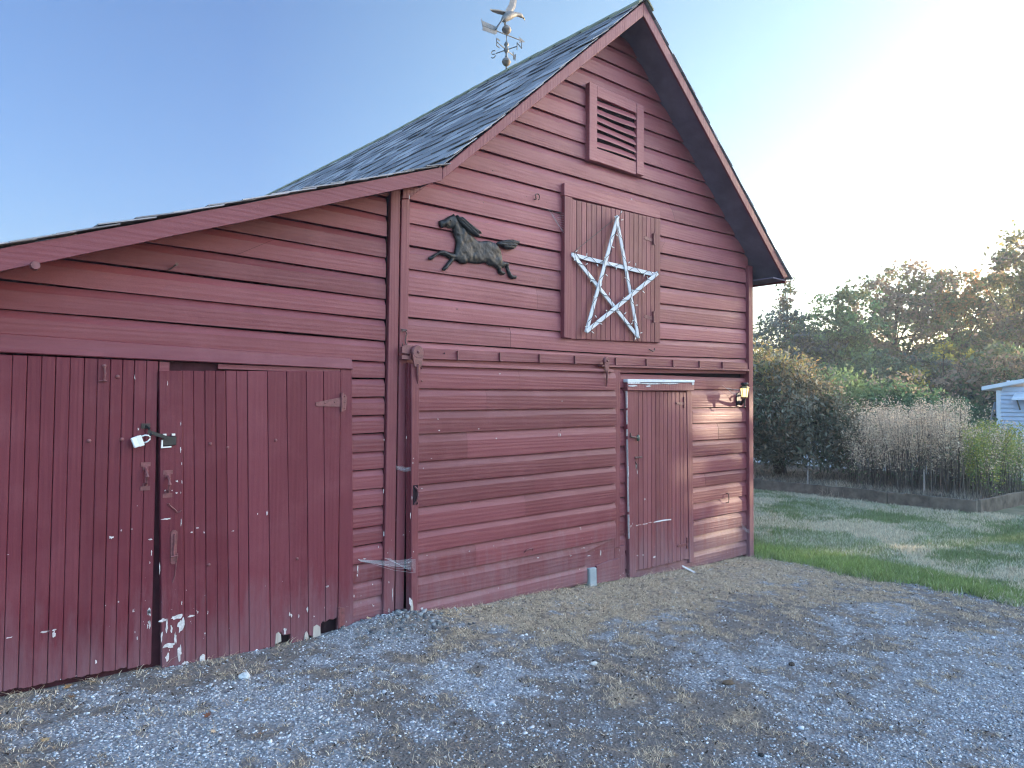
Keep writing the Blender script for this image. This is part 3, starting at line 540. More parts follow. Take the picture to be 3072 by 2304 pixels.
b = MB(); b.lathe([(.006, 0), (.006, .004)], (3.215, -.057, 2.055), 8, .1, (1, 0, 0), (0, 0, 1), (0, -1, 0)); b.build('nail_hole', M['dark'], TRACK)
def hanger(x, z, r, s=1):
    b = MB(); b.lathe([(r*.5, -.02), (r, -.012), (r, .012), (r*.85, .020)], (x, -.115, z), 18, .5, (1, 0, 0), (0, 0, 1), (0, -1, 0)); b.lathe([(.012, .02), (.010, .028), (.002, .031)], (x, -.115, z), 10, .5, (1, 0, 0), (0, 0, 1), (0, -1, 0))
    b.prism([(x-r*.55, z-.11), (x+r*.55, z-.11), (x+r*.95, z-.02), (x-r*.95, z-.02)], -.133, -.125, .5)
    b.tube([(x, -.132, z-.09), (x+.004, -.125, z-.18), (x+.012, -.112, z-.24)], [.012, .010, .004], 6)
    return b
h = hanger(2.925, 2.045, .052); h.prism([(2.805, 2.035), (2.87, 2.03), (2.90, 2.075), (2.90, 2.097), (2.835, 2.092), (2.805, 2.08)], -.10, -.075, .4); h.prism([(2.805, 1.99), (2.89, 1.985), (2.89, 2.015), (2.805, 2.018)], -.10, -.06, .4)
h.build('roller_hanger', M['hardware'], SLIDE, smooth=False)
hanger(5.035, 2.075, .036).build('roller_hanger', M['hardware'], SLIDE)
b = MB(); b.box(5.208, 5.29, -.075, -.005, .288, 1.995, .5); b.build('batten', M['red_trim'], BARN, .004)
b = MB(); b.box(5.245, 5.40, -.045, -.005, -.06, .29, .4); b.build('batten', M['red_trim'], BARN, .004)
b = MB(); b.hexa([(4.822, -.125, -.03), (4.915, -.125, -.03), (4.915, -.05, -.03), (4.822, -.05, -.03), (4.818, -.118, .157), (4.915, -.118, .154), (4.915, -.05, .154), (4.818, -.05, .157)], .5); b.build('door_guide', M['bluegray'], BARN, .006)
# small plank door --------------------------------------------------------
xb = [5.540, 5.598, 5.668, 5.735, 5.802, 5.870, 5.940, 6.005, 6.072, 6.141, 6.209, 6.283, 6.345, 6.40]
b = MB(); vboards(b, [x+.012 for x in xb[:-1]]+[6.445], xb, 0.018, 1.802, -.046, -.02, .006, .004, False); WD = b.build('plank_door', M['red_mid'], BARN, .003, label='small narrow plank door with a dull oval lock')
chips('peeled_spot', CHW+stray(14, 5.56, 6.4, .03, .7, .02), -.0475, WD)
b = MB(); b.prism([(5.567, .458), (5.70, .462), (5.85, .464), (6.0, .466), (6.13, .462), (6.132, .474), (6.0, .479), (5.85, .475), (5.70, .476), (5.568, .470)], -.0485, -.046, .5); b.build('white_scrape', M['halfpeel'], WD)
FR2 = MB(); FR2.hexa([(5.452, -.062, -.03), (5.548, -.062, -.03), (5.548, .0, -.03), (5.452, 0, -.03), (5.402, -.062, 1.80), (5.530, -.062, 1.80), (5.530, 0, 1.80), (5.402, 0, 1.80)], .5)
FRJ = MB(); FRJ.hexa([(6.455, -.048, -.03), (6.535, -.048, -.03), (6.535, .0, -.03), (6.455, 0, -.03), (6.404, -.048, 1.815), (6.505, -.048, 1.815), (6.505, 0, 1.815), (6.404, 0, 1.815)], .5)
WF = FR2.build('door_frame', M['red_trim'], BARN, .004, label='peeling frame of the small door'); FRJ.build('jamb', M['red_mid'], WF, .004)
b = MB(); b.hexa([(5.396, -.078, 1.802), (6.50, -.078, 1.822), (6.50, .0, 1.822), (5.396, 0, 1.802), (5.396, -.072, 1.88), (6.505, -.072, 1.905), (6.505, 0, 1.905), (5.396, 0, 1.88)], .5); LIN = b.build('lintel', M['red_mid'], WF, .004); b = MB()
for x0, x1, z, h in ((5.40, 5.62, 1.872, .014), (5.60, 5.95, 1.874, .008), (5.93, 6.24, 1.884, .006), (5.41, 5.55, 1.845, .010), (5.68, 5.76, 1.848, .008), (6.46, 6.50, 1.885, .03)): b.prism([(x0, z), (lerp(x0, x1, .4), z-.004), (x1, z+.006), (lerp(x0, x1, .7), z+h+.006), (x0, z+h)], -.0795, -.072)
tag(b.build('peeled_paint', M['chip'], LIN), kind='stuff')
b = MB(); b.hexa([(5.392, -.081, 1.884), (6.506, -.081, 1.910), (6.506, .0, 1.910), (5.392, 0, 1.884), (5.392, -.079, 1.915), (6.506, -.079, 1.938), (6.506, 0, 1.938), (5.392, 0, 1.915)], .5); b.build('drip_cap', M['white'], WF, .004)
e = [(5.45-.004, .3), (5.455+.006, .32)]; b = MB()
z = .35
while z < 1.8:
    x = lerp(5.452, 5.402, (z+.03)/1.83); l = random.uniform(.05, .2); w = random.uniform(.002, .009); z2 = min(1.8, z+l); x2 = lerp(5.452, 5.402, (z2+.03)/1.83)
    b.prism([(x-.001, z), (x+w*.6, z+.01), (x2+w, (z+z2)/2), (x2+w*.5, z2), (x2-.001, z2)], -.0645, -.062); b.add([(x-.002, -.062, z), (x2-.002, -.062, z2), (x2-.002, -.047, z2), (x-.002, -.047, z)], [(0, 1, 2, 3)]); z = z2+(0 if random.random() < .8 else random.uniform(.01, .06))
tag(b.build('bare_edge', M['chip'], WF), kind='stuff')
def strap2(x, z, h, ln): 
    b = MB(); b.box(x-.014, x+.004, -.058, -.046, z-h/2, z+h/2, .3); b.prism([(x-ln, z-.016), (x-ln+.02, z-.022), (x-.01, z-.026), (x-.01, z+.002), (x-ln+.01, z+.002)], -.052, -.046, .6); b.lathe([(.012, 0), (.004, .01)], (x-ln, -.05, z-.008), 8, .5, (1, 0, 0), (0, 0, 1), (0, -1, 0)); return b.build('hinge', M['hardware'], WD)
strap2(6.362, 1.693, .118, .145); strap2(6.412, .19, .118, .17)
b = MB(); b.box(5.448, 5.458, -.075, -.062, 1.345, 1.385, .3); b.tube([(5.452, -.07, 1.35), (5.50, -.074, 1.342), (5.555, -.07, 1.34)], .008, 8, .4); b.build('latch_bar', M['rust'], WD)
b = MB(); b.lathe([(.020, 0), (.022, .006), (.020, .016), (.004, .02)], (5.566, -.062, 1.334), 14, .5, (1, 0, 0), (0, 0, 1.55), (0, -1, 0)); b.build('oval_lock', M['lock'], WD, smooth=True)
b = MB(); b.prism([(5.49, 1.11), (5.53, 1.10), (5.545, 1.13), (5.53, 1.17), (5.51, 1.175)], -.06, -.046, .4); b.tube([(5.52, -.065, 1.14), (5.575, -.075, 1.142), (5.62, -.07, 1.14)], [.010, .008, .010], 8, .4); b.tube([(5.53, -.06, 1.10), (5.56, -.062, 1.07), (5.565, -.056, 1.03)], [.009, .007, .005], 8, .3); b.build('thumb_latch', M['rust'], WD)
# hay door ---------------------------------------------------------------
eb = [4.637, 4.705, 4.772, 4.839, 4.907, 4.976, 5.044, 5.109, 5.182, 5.248, 5.319, 5.384, 5.452, 5.523, 5.592, 5.653, 5.726, 5.795, 5.862, 5.955]
b = MB(); vboards(b, [x-.003 for x in eb], eb, [2.264+.036*(x-4.637) for x in eb[:-1]], lambda x: 3.556+.034*(x-4.637), -.046, -.018, .002, .004, False)
HAY = b.build('hay_door', M['red_mid'], BARN, .003, label='square loft door of narrow planks behind the white star')
b = MB(); b.box(4.527, 4.628, -.068, -.005, 2.266, 3.562, .6); b.build('trim_board', M['red_trim'], HAY, .004)
b = MB(); b.hexa([(4.527, -.062, 3.566), (5.96, -.040, 3.606), (5.96, -.0, 3.606), (4.527, 0, 3.566), (4.527, -.062, 3.682), (5.96, -.036, 3.728), (5.96, 0, 3.728), (4.527, 0, 3.682)], .8); b.build('head_trim', M['red_hi'], HAY, .004)
for z in (3.37, 2.565):
    b = MB(); b.box(5.818, 5.832, -.066, -.046, z-.056, z+.058, .3); b.prism([(5.68, z-.012), (5.69, z-.020), (5.815, z-.030), (5.815, z+.004), (5.69, z+.012)], -.051, -.0455, .6); b.tube([(5.832, -.055, z-.05), (5.86, -.052, z-.052)], .005, 6); b.build('hinge', M['hardware'], HAY)
# louvred vent -------------------------------------------------------------
b = MB(); b.box(4.94, 5.56, -.034, -.024, 4.08, 4.62); VENT = b.build('louver_vent', M['dark'], BARN)  # near-black backing sheet painted as the shade inside the vent
b = MB(); b.box(4.845, 4.955, -.072, -.01, 3.966, 4.705, .7); b.build('vent_frame', M['red_hi'], VENT, .004)
b = MB(); b.box(5.54, 5.652, -.072, -.01, 3.985, 4.70, .8); b.build('vent_frame', M['red_hi'], VENT, .004)
b = MB(); b.box(4.955, 5.54, -.068, -.01, 4.598, 4.706, .8); b.build('vent_frame', M['red_hi'], VENT, .004)
b = MB(); b.box(4.955, 5.54, -.062, -.01, 3.975, 4.105, .7); b.build('vent_sill', M['red_hi'], VENT, .004)
for k in range(6):
    z = 4.135+k*.081; b = MB(); vs = []
    for x in np.linspace(4.957, 5.538, 7):
        dz = .008*math.sin(x*5+k); vs += [(x, -.064, z-.018+dz), (x, -.064, z-.004+dz), (x, -.036, z+.046+dz), (x, -.036, z+.030+dz)]
    b.add(vs, [(4*i+j, 4*i+4+j, 4*i+4+(j+1) % 4, 4*i+(j+1) % 4) for i in range(6) for j in range(4)]+[(0, 1, 2, 3), (27, 26, 25, 24)], .8); b.build('slat', M['red_hi'], VENT)
# odd hooks and nails --------------------------------------------------------
def arc(c, r, a0, a1, y, n=9): return [(c[0]+r*math.cos(lerp(a0, a1, k/n)), y, c[1]+r*math.sin(lerp(a0, a1, k/n))) for k in range(n+1)]
b = MB(); b.tube([(4.19, -.02, 3.47)]+arc((4.207, 3.49), .026, 4.2, -1.2, -.05), .005, 6); b.build('wall_hook', M['rust'], BARN)
b = MB(); b.tube([(2.832, -.035, 2.215), (2.875, -.05, 2.212)], .007, 6); b.tube(arc((2.852, 2.185), .022, 2.6, -.6, -.05)+[(2.862, -.05, 2.13)]+arc((2.852, 2.10), .018, 0, -3.6, -.055), .005, 6); b.build('chain_hook', M['rust'], BARN)
b = MB(); b.tube([(5.79, -.022, 2.235), (5.80, -.05, 2.22), (5.82, -.055, 2.212), (5.845, -.05, 2.222), (5.85, -.05, 2.245)], .006, 6); b.build('wall_hook', M['rust'], BARN)
b = MB(); b.tube([(1.199, -.02, 2.449), (1.236, -.065, 2.487)], .005, 6); b.lathe([(.010, 0), (.010, .004)], (1.237, -.066, 2.488), 8, .5, (1, 0, 0), (0, 0, 1), (0, -1, 0)); b.build('bent_nail', M['rust'], BARN)
for x, z in ((4.099, 3.477), (4.34, 3.473), (3.62, 3.33), (3.36, 2.42), (3.72, 3.62), (4.9, 2.24), (6.8, 2.52)): MB().lathe([(.006, 0), (.004, .004)], (x, -.024, z), 8, .3, (1, 0, 0), (0, 0, 1), (0, -1, 0)).build('nail_head', M['rust'], BARN)
b = MB(); b.tube([(7.20, -.022, .66), (7.20, -.05, .655), (7.205, -.052, .60), (7.20, -.05, .555), (7.20, -.022, .55)], .006, 6); b.build('wall_staple', M['rust'], BARN)
chips('peeled_spot', CHP, -.0462, BARN); chips('peeled_spot', CHM, -.353, BARN)
chips('peeled_spot', stray(40, 5.42, 7.6, -.08, .9, .02)[:26]+stray(10, 2.48, 2.69, .05, .7), -.0262, BARN)
# ------------------------------------------------------------------ horse ornament (cast relief)
HB=[(3.167,3.095),(3.178,3.101),(3.210,3.112),(3.246,3.139),(3.272,3.155),(3.294,3.165),(3.308,3.180),(3.316,3.163),(3.342,3.158),(3.365,3.132),(3.395,3.095),(3.426,3.070),(3.464,3.051),(3.488,3.030),(3.519,3.014),(3.550,2.997),(3.589,2.998),(3.637,3.013),(3.685,3.015),(3.726,3.006),(3.758,2.998),(3.783,2.970),(3.800,2.940),(3.810,2.904),(3.812,2.869),(3.842,2.863),(3.876,2.865),(3.887,2.857),(3.884,2.834),(3.896,2.800),(3.912,2.773),(3.931,2.760),(3.953,2.759),(3.968,2.765),(3.980,2.749),(3.966,2.735),(3.927,2.728),(3.893,2.740),(3.878,2.765),(3.863,2.802),(3.846,2.825),(3.834,2.814),(3.803,2.804),(3.800,2.795),(3.805,2.785),(3.825,2.781),(3.845,2.777),(3.851,2.765),(3.835,2.753),(3.798,2.751),(3.775,2.762),(3.768,2.790),(3.744,2.802),(3.715,2.813),(3.691,2.807),(3.663,2.817),(3.639,2.832),(3.583,2.815),(3.521,2.807),(3.467,2.807),(3.448,2.804),(3.433,2.792),(3.410,2.786),(3.369,2.789),(3.331,2.805),(3.320,2.807),(3.308,2.795),(3.287,2.769),(3.262,2.746),(3.252,2.730),(3.222,2.708),(3.203,2.712),(3.203,2.725),(3.222,2.745),(3.240,2.766),(3.258,2.789),(3.279,2.810),(3.250,2.818),(3.224,2.828),(3.203,2.831),(3.177,2.830),(3.158,2.824),(3.129,2.803),(3.110,2.782),(3.093,2.774),(3.070,2.782),(3.072,2.793),(3.096,2.808),(3.121,2.826),(3.149,2.842),(3.170,2.857),(3.191,2.867),(3.220,2.870),(3.257,2.861),(3.294,2.857),(3.319,2.855),(3.319,2.876),(3.326,2.907),(3.333,2.945),(3.326,2.974),(3.310,3.014),(3.303,3.043),(3.299,3.059),(3.269,3.055),(3.240,3.059),(3.215,3.055),(3.197,3.044),(3.179,3.051),(3.168,3.068)]
HM=[(3.318,3.162),(3.335,3.171),(3.344,3.158),(3.380,3.163),(3.414,3.150),(3.441,3.133),(3.479,3.115),(3.518,3.094),(3.549,3.081),(3.587,3.059),(3.557,3.055),(3.542,3.058),(3.571,3.030),(3.542,3.023),(3.507,3.027),(3.476,3.041),(3.420,3.058),(3.382,3.085),(3.350,3.112),(3.325,3.133)]
HT=[(3.738,3.004),(3.758,3.020),(3.816,3.042),(3.874,3.058),(3.924,3.066),(3.963,3.063),(4.012,3.059),(3.997,3.046),(3.976,3.025),(3.951,2.995),(3.917,2.979),(3.866,2.971),(3.816,2.979),(3.779,2.992),(3.754,2.992)]
def inside(P, poly):
    poly = np.array(poly); x, z = P[:, 0], P[:, 1]; r = np.zeros(len(P), bool)
    for (x0, z0), (x1, z1) in zip(poly, np.roll(poly, -1, 0)):
        c = ((z0 > z) != (z1 > z)); r ^= c & (x < (x1-x0)*(z-z0)/((z1-z0) if z1 != z0 else 1e-9)+x0)
    return r
def edge_dist(P, poly):
    poly = np.array(poly); best = np.full(len(P), 1e9); near = np.zeros_like(P)
    for a, b in zip(poly, np.roll(poly, -1, 0)):
        d = b-a; t = np.clip(((P-a)@d)/max(d@d, 1e-12), 0, 1); q = a+t[:, None]*d; e = np.hypot(*(P-q).T); k = e < best; best[k] = e[k]; near[k] = q[k]
    return best, near
def relief(name, poly, mat, parent, yb, depth, step=.0065, soft=.05, ripple=None):
    poly = np.array(poly); lo = poly.min(0)-step; hi = poly.max(0)+step
    xs = np.arange(lo[0], hi[0], step); zs = np.arange(lo[1], hi[1], step); X, Z = np.meshgrid(xs, zs, indexing='ij'); P = np.stack([X.ravel(), Z.ravel()], 1)
    nx, nz = X.shape; idx = np.arange(nx*nz).reshape(nx, nz); C = np.stack([(X[:-1, :-1]+step/2).ravel(), (Z[:-1, :-1]+step/2).ravel()], 1)
    keep = inside(C, poly); q = np.stack([idx[:-1, :-1], idx[1:, :-1], idx[1:, 1:], idx[:-1, 1:]], -1).reshape(-1, 4)[keep]
    used = np.unique(q); mp = -np.ones(nx*nz, int); mp[used] = np.arange(len(used)); q = mp[q]; P = P[used]
    cnt = np.bincount(q.ravel(), minlength=len(P)); d, nr = edge_dist(P, poly); bd = (cnt < 4); P[bd] = nr[bd]; d[bd] = 0
    h = depth*np.sqrt(np.clip(1-(1-np.clip(d/soft, 0, 1))**2, 0, 1))
    if ripple is not None: h = h+ripple(P)*np.clip(d/.01, 0, 1)
    v = np.stack([P[:, 0], yb-.006-h, P[:, 1]], 1); back = np.stack([P[:, 0], np.full(len(P), yb+.004), P[:, 1]], 1); n = len(P)
    E_ = np.concatenate([q[:, [i, (i+1) % 4]] for i in range(4)]); key = np.sort(E_, 1); _, inv, c = np.unique(key, axis=0, return_inverse=True, return_counts=True); be = E_[c[inv.ravel()] == 1]
    side = np.stack([be[:, 1], be[:, 0], be[:, 0]+n, be[:, 1]+n], 1)
    return bulk(name, np.concatenate([v, back]), np.concatenate([q, q[:, ::-1]+n, side]), mat, parent, smooth=True)
HORSE = thing('horse_ornament', 'dark cast metal running horse hung on the red clapboards', 'ornament', (3.55, -.03, 2.9), )
relief('body', HB, M['horse'], HORSE, -.036, .020, ripple=lambda P: .016*(fbm(P[:, 0], P[:, 1], 3, 22)-.5))
relief('mane', HM, M['horsehair'], HORSE, -.052, .022, soft=.03, ripple=lambda P: .006*np.sin((P[:, 0]*.6+P[:, 1])*260))
relief('tail', HT, M['horsehair'], HORSE, -.045, .024, soft=.035, ripple=lambda P: .005*np.sin((P[:, 1]-.1*P[:, 0])*300))
b = MB()      # eye, nostril, hoof edges
b.lathe([(.006, 0), (.004, .004), (.001, .005)], (3.262, -.062, 3.112), 8, .5, (1, 0, 0), (0, 0, 1), (0, -1, 0)); b.build('eye', M['black'], HORSE)
# ------------------------------------------------------------------ wooden star with its light string
STAR = thing('wooden_star', 'white five-pointed slat star fixed on the loft door', 'star', (5.22, -.06, 2.9))
SP = {'T': (5.224, 3.478), 'L': (4.629, 3.03), 'R': (5.816, 3.001), 'A': (4.792, 2.345), 'B': (5.549, 2.344)}
slats_ = []
for k, (p, q) in enumerate((('L', 'R'), ('R', 'A'), ('A', 'T'), ('T', 'B'), ('B', 'L'))):
    p, q = Vector((*SP[p], 0)), Vector((*SP[q], 0)); d = (q-p).normalized(); nrm = Vector((-d.y, d.x, 0)); p -= d*.018; q += d*.018; w = .0195; y = (-.062, -.0995, -.087, -.0745, -.070)[k]
    o = []
    for t, s in ((0, -1), (.33, -1), (.66, -1), (1, -1), (1, 1), (.66, 1), (.33, 1), (0, 1)): o.append(p.lerp(q, t)+nrm*s*(w+random.uniform(-.002, .002)))
    poly = [(v.x, v.y) for v in o]; ar = sum(a[0]*b_[1]-b_[0]*a[1] for a, b_ in zip(poly, poly[1:]+poly[:1]))
    MB().prism(poly if ar > 0 else poly[::-1], y-.012, y).build('slat', M['white'], STAR, .002); slats_.append((p, q, d, nrm, y-.012))
LS = thing('string_lights', 'dark wire of little clear bulbs wound round the white star', 'string lights', (5.22, -.08, 2.9))
path = []; bulbs = []
for (p, q, d, nrm, y) in slats_:
    n = 26
    for k in range(n+1):
        t = k/n; s = math.sin(k*1.35+y*70)*.027+random.uniform(-.004, .004); c = p.lerp(q, t)+nrm*s; dy = -.004-.004*abs(math.cos(k*1.35)); path.append((c.x, y+dy, c.y))
        if k % 3 == 1: bulbs.append((c+nrm*(.012 if s > 0 else -.012), y+dy-.003, nrm*(1 if s > 0 else -1)+d*random.uniform(-.8, .8)))
path.append((5.25, -.1, 3.51)); path.append((5.263, -.1, 3.53))
MB().tube(path, .0027, 4).build('wire', M['wire'], LS)
bulbs.append((Vector((5.262, 3.53, 0)), -.1, Vector((.5, 1, 0))))
for c, y, dr in bulbs:
    dr = dr.normalized(); L = random.uniform(.018, .03); e = c+dr*L; b = MB(); b.tube([(c.x, y, c.y), (c.x+dr.x*L*.3, y-.002, c.y+dr.y*L*.3), (e.x, y-.006, e.y), (e.x+dr.x*.004, y-.006, e.y+dr.y*.004)], [.004, .0045, .0035, .001], 6); b.build('bulb', M['bulb'], LS)
# ------------------------------------------------------------------ lantern
LA = thing('wall_lantern', 'lit black wall lantern near the barn corner', 'lantern', (7.35, -.02, 1.78))
cx, cy = 7.345, -.17
b = MB(); b.prism([(7.40, 1.665), (7.455, 1.655), (7.47, 1.70), (7.47, 1.79), (7.445, 1.82), (7.405, 1.80), (7.39, 1.74)], -.042, -.020); b.tube([(7.43, -.04, 1.70), (7.43, -.075, 1.69), (7.41, -.105, 1.71), (7.375, -.14, 1.745), (cx, cy, 1.755)], [.026, .024, .017, .013, .014], 8); b.tube([(7.44, -.04, 1.78), (7.44, -.07, 1.785), (7.43, -.085, 1.76), (7.425, -.075, 1.735)], [.012, .010, .009, .006], 8); b.build('bracket', M['black'], LA)
b = MB(); b.tube([(cx, cy, 1.745), (cx+.004, cy+.004, 1.70), (cx+.006, cy+.004, 1.66)], [.012, .008, .006], 8); b.lathe([(.002, -.012), (.010, -.004), (.010, .004), (.002, .012)], (cx+.006, cy+.004, 1.652), 10); b.build('finial', M['black'], LA)
b = MB(); b.lathe([(.015, 1.742), (.034, 1.752), (.036, 1.760), (.030, 1.764)], (cx, cy, 0), 6); b.lathe([(.050, 1.862), (.056, 1.868), (.050, 1.882), (.030, 1.892)], (cx, cy, 0), 6)
for k in range(6):
    a = 2*math.pi*k/6; b.tube([(cx+.034*math.cos(a), cy+.034*math.sin(a), 1.758), (cx+.051*math.cos(a), cy+.051*math.sin(a), 1.868)], .0035, 5)
b.build('cage', M['brass'], LA)
b = MB(); b.lathe([(.031, 1.764), (.046, 1.864)], (cx, cy, 0), 6); b.build('glass', M['glass'], LA)
b = MB(); b.lathe([(.028, 1.890), (.033, 1.897), (.043, 1.905), (.044, 1.918), (.036, 1.928), (.004, 1.931)], (cx, cy, 0), 14); b.build('cap', M['black'], LA)
# ------------------------------------------------------------------ weathervane
VZ = 5.635; VP = Vector((5.305, 1.70, VZ)); ER = Vector((.766, -.643, 0)); EA = Vector((.643, .766, 0)); EZ = Vector((0, 0, 1))
VANE = thing('weathervane', 'weathered copper eagle weathervane with compass letters on the roof ridge', 'weathervane', VP)
def vp(r, a, z): return VP+ER*r+EA*a+EZ*z
b = MB(); b.tube([vp(0, 0, -.04), vp(0, 0, .20), vp(0, 0, .42)], [.009, .008, .006], 8); b.lathe([(.02, .10), (.014, .13), (.010, .16), (.024, .18), (.031, .20), (.026, .225), (.014, .25), (.030, .262), (.024, .285), (.008, .305)], VP, 10); b.build('pole', M['vane'], VANE, smooth=True)
def globe(z, r): return MB().lathe([(.004, z-r), (r*.5, z-r*.86), (r*.86, z-r*.5), (r*.99, z-r*.08), (r*1.06, z), (r*.99, z+r*.08), (r*.86, z+r*.5), (r*.5, z+r*.86), (.004, z+r)], VP, 14)
globe(.062, .052).build('globe', M['vaneball'], VANE, smooth=True); globe(.445, .055).build('globe', M['vaneball'], VANE, smooth=True)
N_ = (ER-EA*.70).normalized(); E_w = (-EA*1.0-ER*.62).normalized()
GLY = {'N': [[(-1, -1), (-1, 1)], [(-1, 1), (1, -1)], [(1, -1), (1, 1)]], 'S': [[(.9, .75), (.3, 1), (-.5, 1), (-.9, .6), (-.6, .1), (.6, -.1), (.9, -.6), (.5, -1), (-.3, -1), (-.9, -.75)]],
       'E': [[(-1, -1), (-1, 1)], [(-1, 1), (1, 1)], [(-1, 0), (.5, 0)], [(-1, -1), (1, -1)]], 'W': [[(-1, 1), (-.5, -1)], [(-.5, -1), (0, .5)], [(0, .5), (.5, -1)], [(.5, -1), (1, 1)]]}
for ch, dr, L in (('N', N_, .150), ('S', -N_, .155), ('E', E_w, .150), ('W', -E_w, .150)):
    b = MB(); b.tube([VP+EZ*.205, VP+EZ*.205+dr*L], .006, 6); c = VP+EZ*.205+dr*(L+.034); side = dr if dr.dot(ER) > 0 else -dr
    for st in GLY[ch]: b.tube([c+side*u*.032+EZ*v*.043 for u, v in st], .0062, 5)
    b.build('compass_arm', M['vane'], VANE)
AD = (ER+EA*.72).normalized(); b = MB(); b.tube([VP-AD*.33+EZ*.385, VP+AD*.205+EZ*.385], .0062, 6)
tip = VP+AD*.275+EZ*.385; bs = VP+AD*.205+EZ*.385; yv = AD.cross(EZ)*.003
for s in (1, -1): b.add([tip+yv*s, bs+EZ*.035*1+yv*s-AD*.02, bs+yv*s, bs-EZ*.035+yv*s-AD*.02], [(0, 1, 2, 3) if s > 0 else (3, 2, 1, 0)])
fe = []
for k in range(7): u = -.145-.031*k; fe += [(u, .038+.014*(k > 0)), (u-.022, .062+.002*k)]
top = [(-.135, .012)]+fe+[(-.365, .095)]; bot = [(u, -v) for u, v in top[:-1]]+[(-.335, -.035)]
pl = top+bot[::-1]
for s in (1, -1): b.add([VP+AD*u+EZ*(.385+v*.85)+yv*s for u, v in pl], [tuple(range(len(pl))) if s > 0 else tuple(range(len(pl)-1, -1, -1))])
b.build('arrow', M['vane'], VANE)
# eagle: heading along AD, body rising to the shoulders
AS = AD.cross(EZ)              # sideways, towards the viewer
def ep(u, s, z): return VP+AD*u+AS*s+EZ*z
def loft(mb, rings, n=10):
    vs = []
    for (c, rx, rz, tl) in rings:
        for k in range(n):
            th = 2*math.pi*k/n; vs.append(c+AS*math.cos(th)*rx+(EZ*math.cos(tl)-AD*math.sin(tl))*math.sin(th)*rz)
    fs = [(i*n+k, i*n+(k+1) % n, (i+1)*n+(k+1) % n, (i+1)*n+k) for i in range(len(rings)-1) for k in range(n)]+[tuple(range(n-1, -1, -1)), tuple(range((len(rings)-1)*n, len(rings)*n))]
    return mb.add(vs, fs, .5)
b = MB(); loft(b, [(ep(-.075, 0, .525), .014, .012, .5), (ep(-.045, 0, .560), .034, .036, .5), (ep(.0, 0, .600), .047, .050, .5), (ep(.06, 0, .640), .045, .047, .4), (ep(.115, 0, .668), .031, .031, .25), (ep(.155, 0, .682), .024, .024, .1), (ep(.195, 0, .688), .028, .027, -.1), (ep(.225, 0, .681), .021, .020, -.3), (ep(.24, 0, .672), .010, .010, -.4)])
b.build('eagle_body', M['vane'], VANE, smooth=True)
b = MB(); loft(b, [(ep(.232, 0, .678), .011, .012, -.3), (ep(.258, 0, .668), .008, .010, -.6), (ep(.272, 0, .645), .002, .003, -1)], 8); b.build('beak', M['brass'], VANE, smooth=True)
b = MB()
for s in (-.014, .014): b.tube([ep(-.03, s, .565), ep(-.025, s, .53), ep(-.018, s*.6, .495)], [.016, .008, .006], 6)
b.build('legs', M['vane'], VANE)
def plate(mb, pts, nrm, th=.006):
    n = len(pts); v = [p+nrm*th*.5 for p in pts]+[p-nrm*th*.5 for p in pts]; mb.add(v, [tuple(range(n)), tuple(range(2*n-1, n-1, -1))]+[(i, i+n, (i+1) % n+n, (i+1) % n) for i in range(n)], .5)
b = MB(); plate(b, [ep(-.05, -.03, .565), ep(-.05, .03, .565), ep(-.16, .045, .40), ep(-.165, .02, .385), ep(-.17, 0, .39), ep(-.165, -.02, .385), ep(-.16, -.045, .40)], (AD-EZ*.7).normalized()); b.build('tail', M['vane'], VANE)
def wing(sec, name):
    b = MB(); vs = []
    for (c, fwd, ch, th) in sec:
        f = Vector(fwd).normalized(); nn = Vector((0, 0, 0))
        vs += [c+f*ch*.5, c+AS*th+f*ch*.15, c-f*ch*.5, c-AS*th+f*ch*.15]
    n = len(sec); b.add(vs, [(4*i+j, 4*i+(j+1) % 4, 4*i+4+(j+1) % 4, 4*i+4+j) for i in range(n-1) for j in range(4)]+[(3, 2, 1, 0), (4*n-4, 4*n-3, 4*n-2, 4*n-1)], .5); b.build(name, M['vane'], VANE)
wing([(ep(.045, -.03, .650), AD, .115, .014), (ep(.075, -.05, .72), AD, .105, .010), (ep(.125, -.06, .80), AD, .100, .008), (ep(.150, -.07, .88), AD, .095, .007), (ep(.155, -.075, .96), AD-EZ*.2, .09, .006), (ep(.130, -.08, 1.05), AD-EZ*.6, .06, .004), (ep(.10, -.08, 1.10), AD-EZ, .02, .003)], 'wing')
b = MB()
wp = [vp(.045, .03, .655), vp(-.03, -.03, .650), vp(-.10, -.075, .640), vp(-.17, -.115, .622), vp(-.195, -.135, .614), vp(-.17, -.075, .622), vp(-.10, -.005, .635), vp(-.03, .03, .640)]
plate(b, wp, EZ, .012); b.build('wing', M['vane'], VANE)
# ------------------------------------------------------------------ cobwebs
def web(name, label, strands, loc):
    o = MB()
    for p in strands: o.tube(p, .0006, 3)
    r = thing(name, label, 'cobweb', loc, 'cobwebs on the barn'); o.build('strand', M['web'], r)
def ladder(a0, a1, b0, b1, n, y0, y1):
    a0, a1, b0, b1 = [Vector((*p, 0)) for p in (a0, a1, b0, b1)]; out = []
    for k in range(n):
        t = k/(n-1); p = a0.lerp(a1, t); q = b0.lerp(b1, t); mid = p.lerp(q, .5)+Vector((0, -.012, 0)); out.append([(p.x, y0, p.y), (mid.x, (y0+y1)/2, mid.y), (q.x, y1, q.y)])
    return out
web('cobweb', 'stretched grey cobweb across the gap posts beside the sliding door', ladder((2.49, .545), (2.51, .53), (2.93, .50), (2.93, .44), 9, -.05, -.12)+ladder((2.70, .53), (2.75, .52), (2.93, .43), (2.93, .40), 5, -.05, -.12)+ladder((2.60, .5), (2.80, .47), (2.92, .40), (2.90, .52), 5, -.05, -.12), (2.7, -.05, .5))
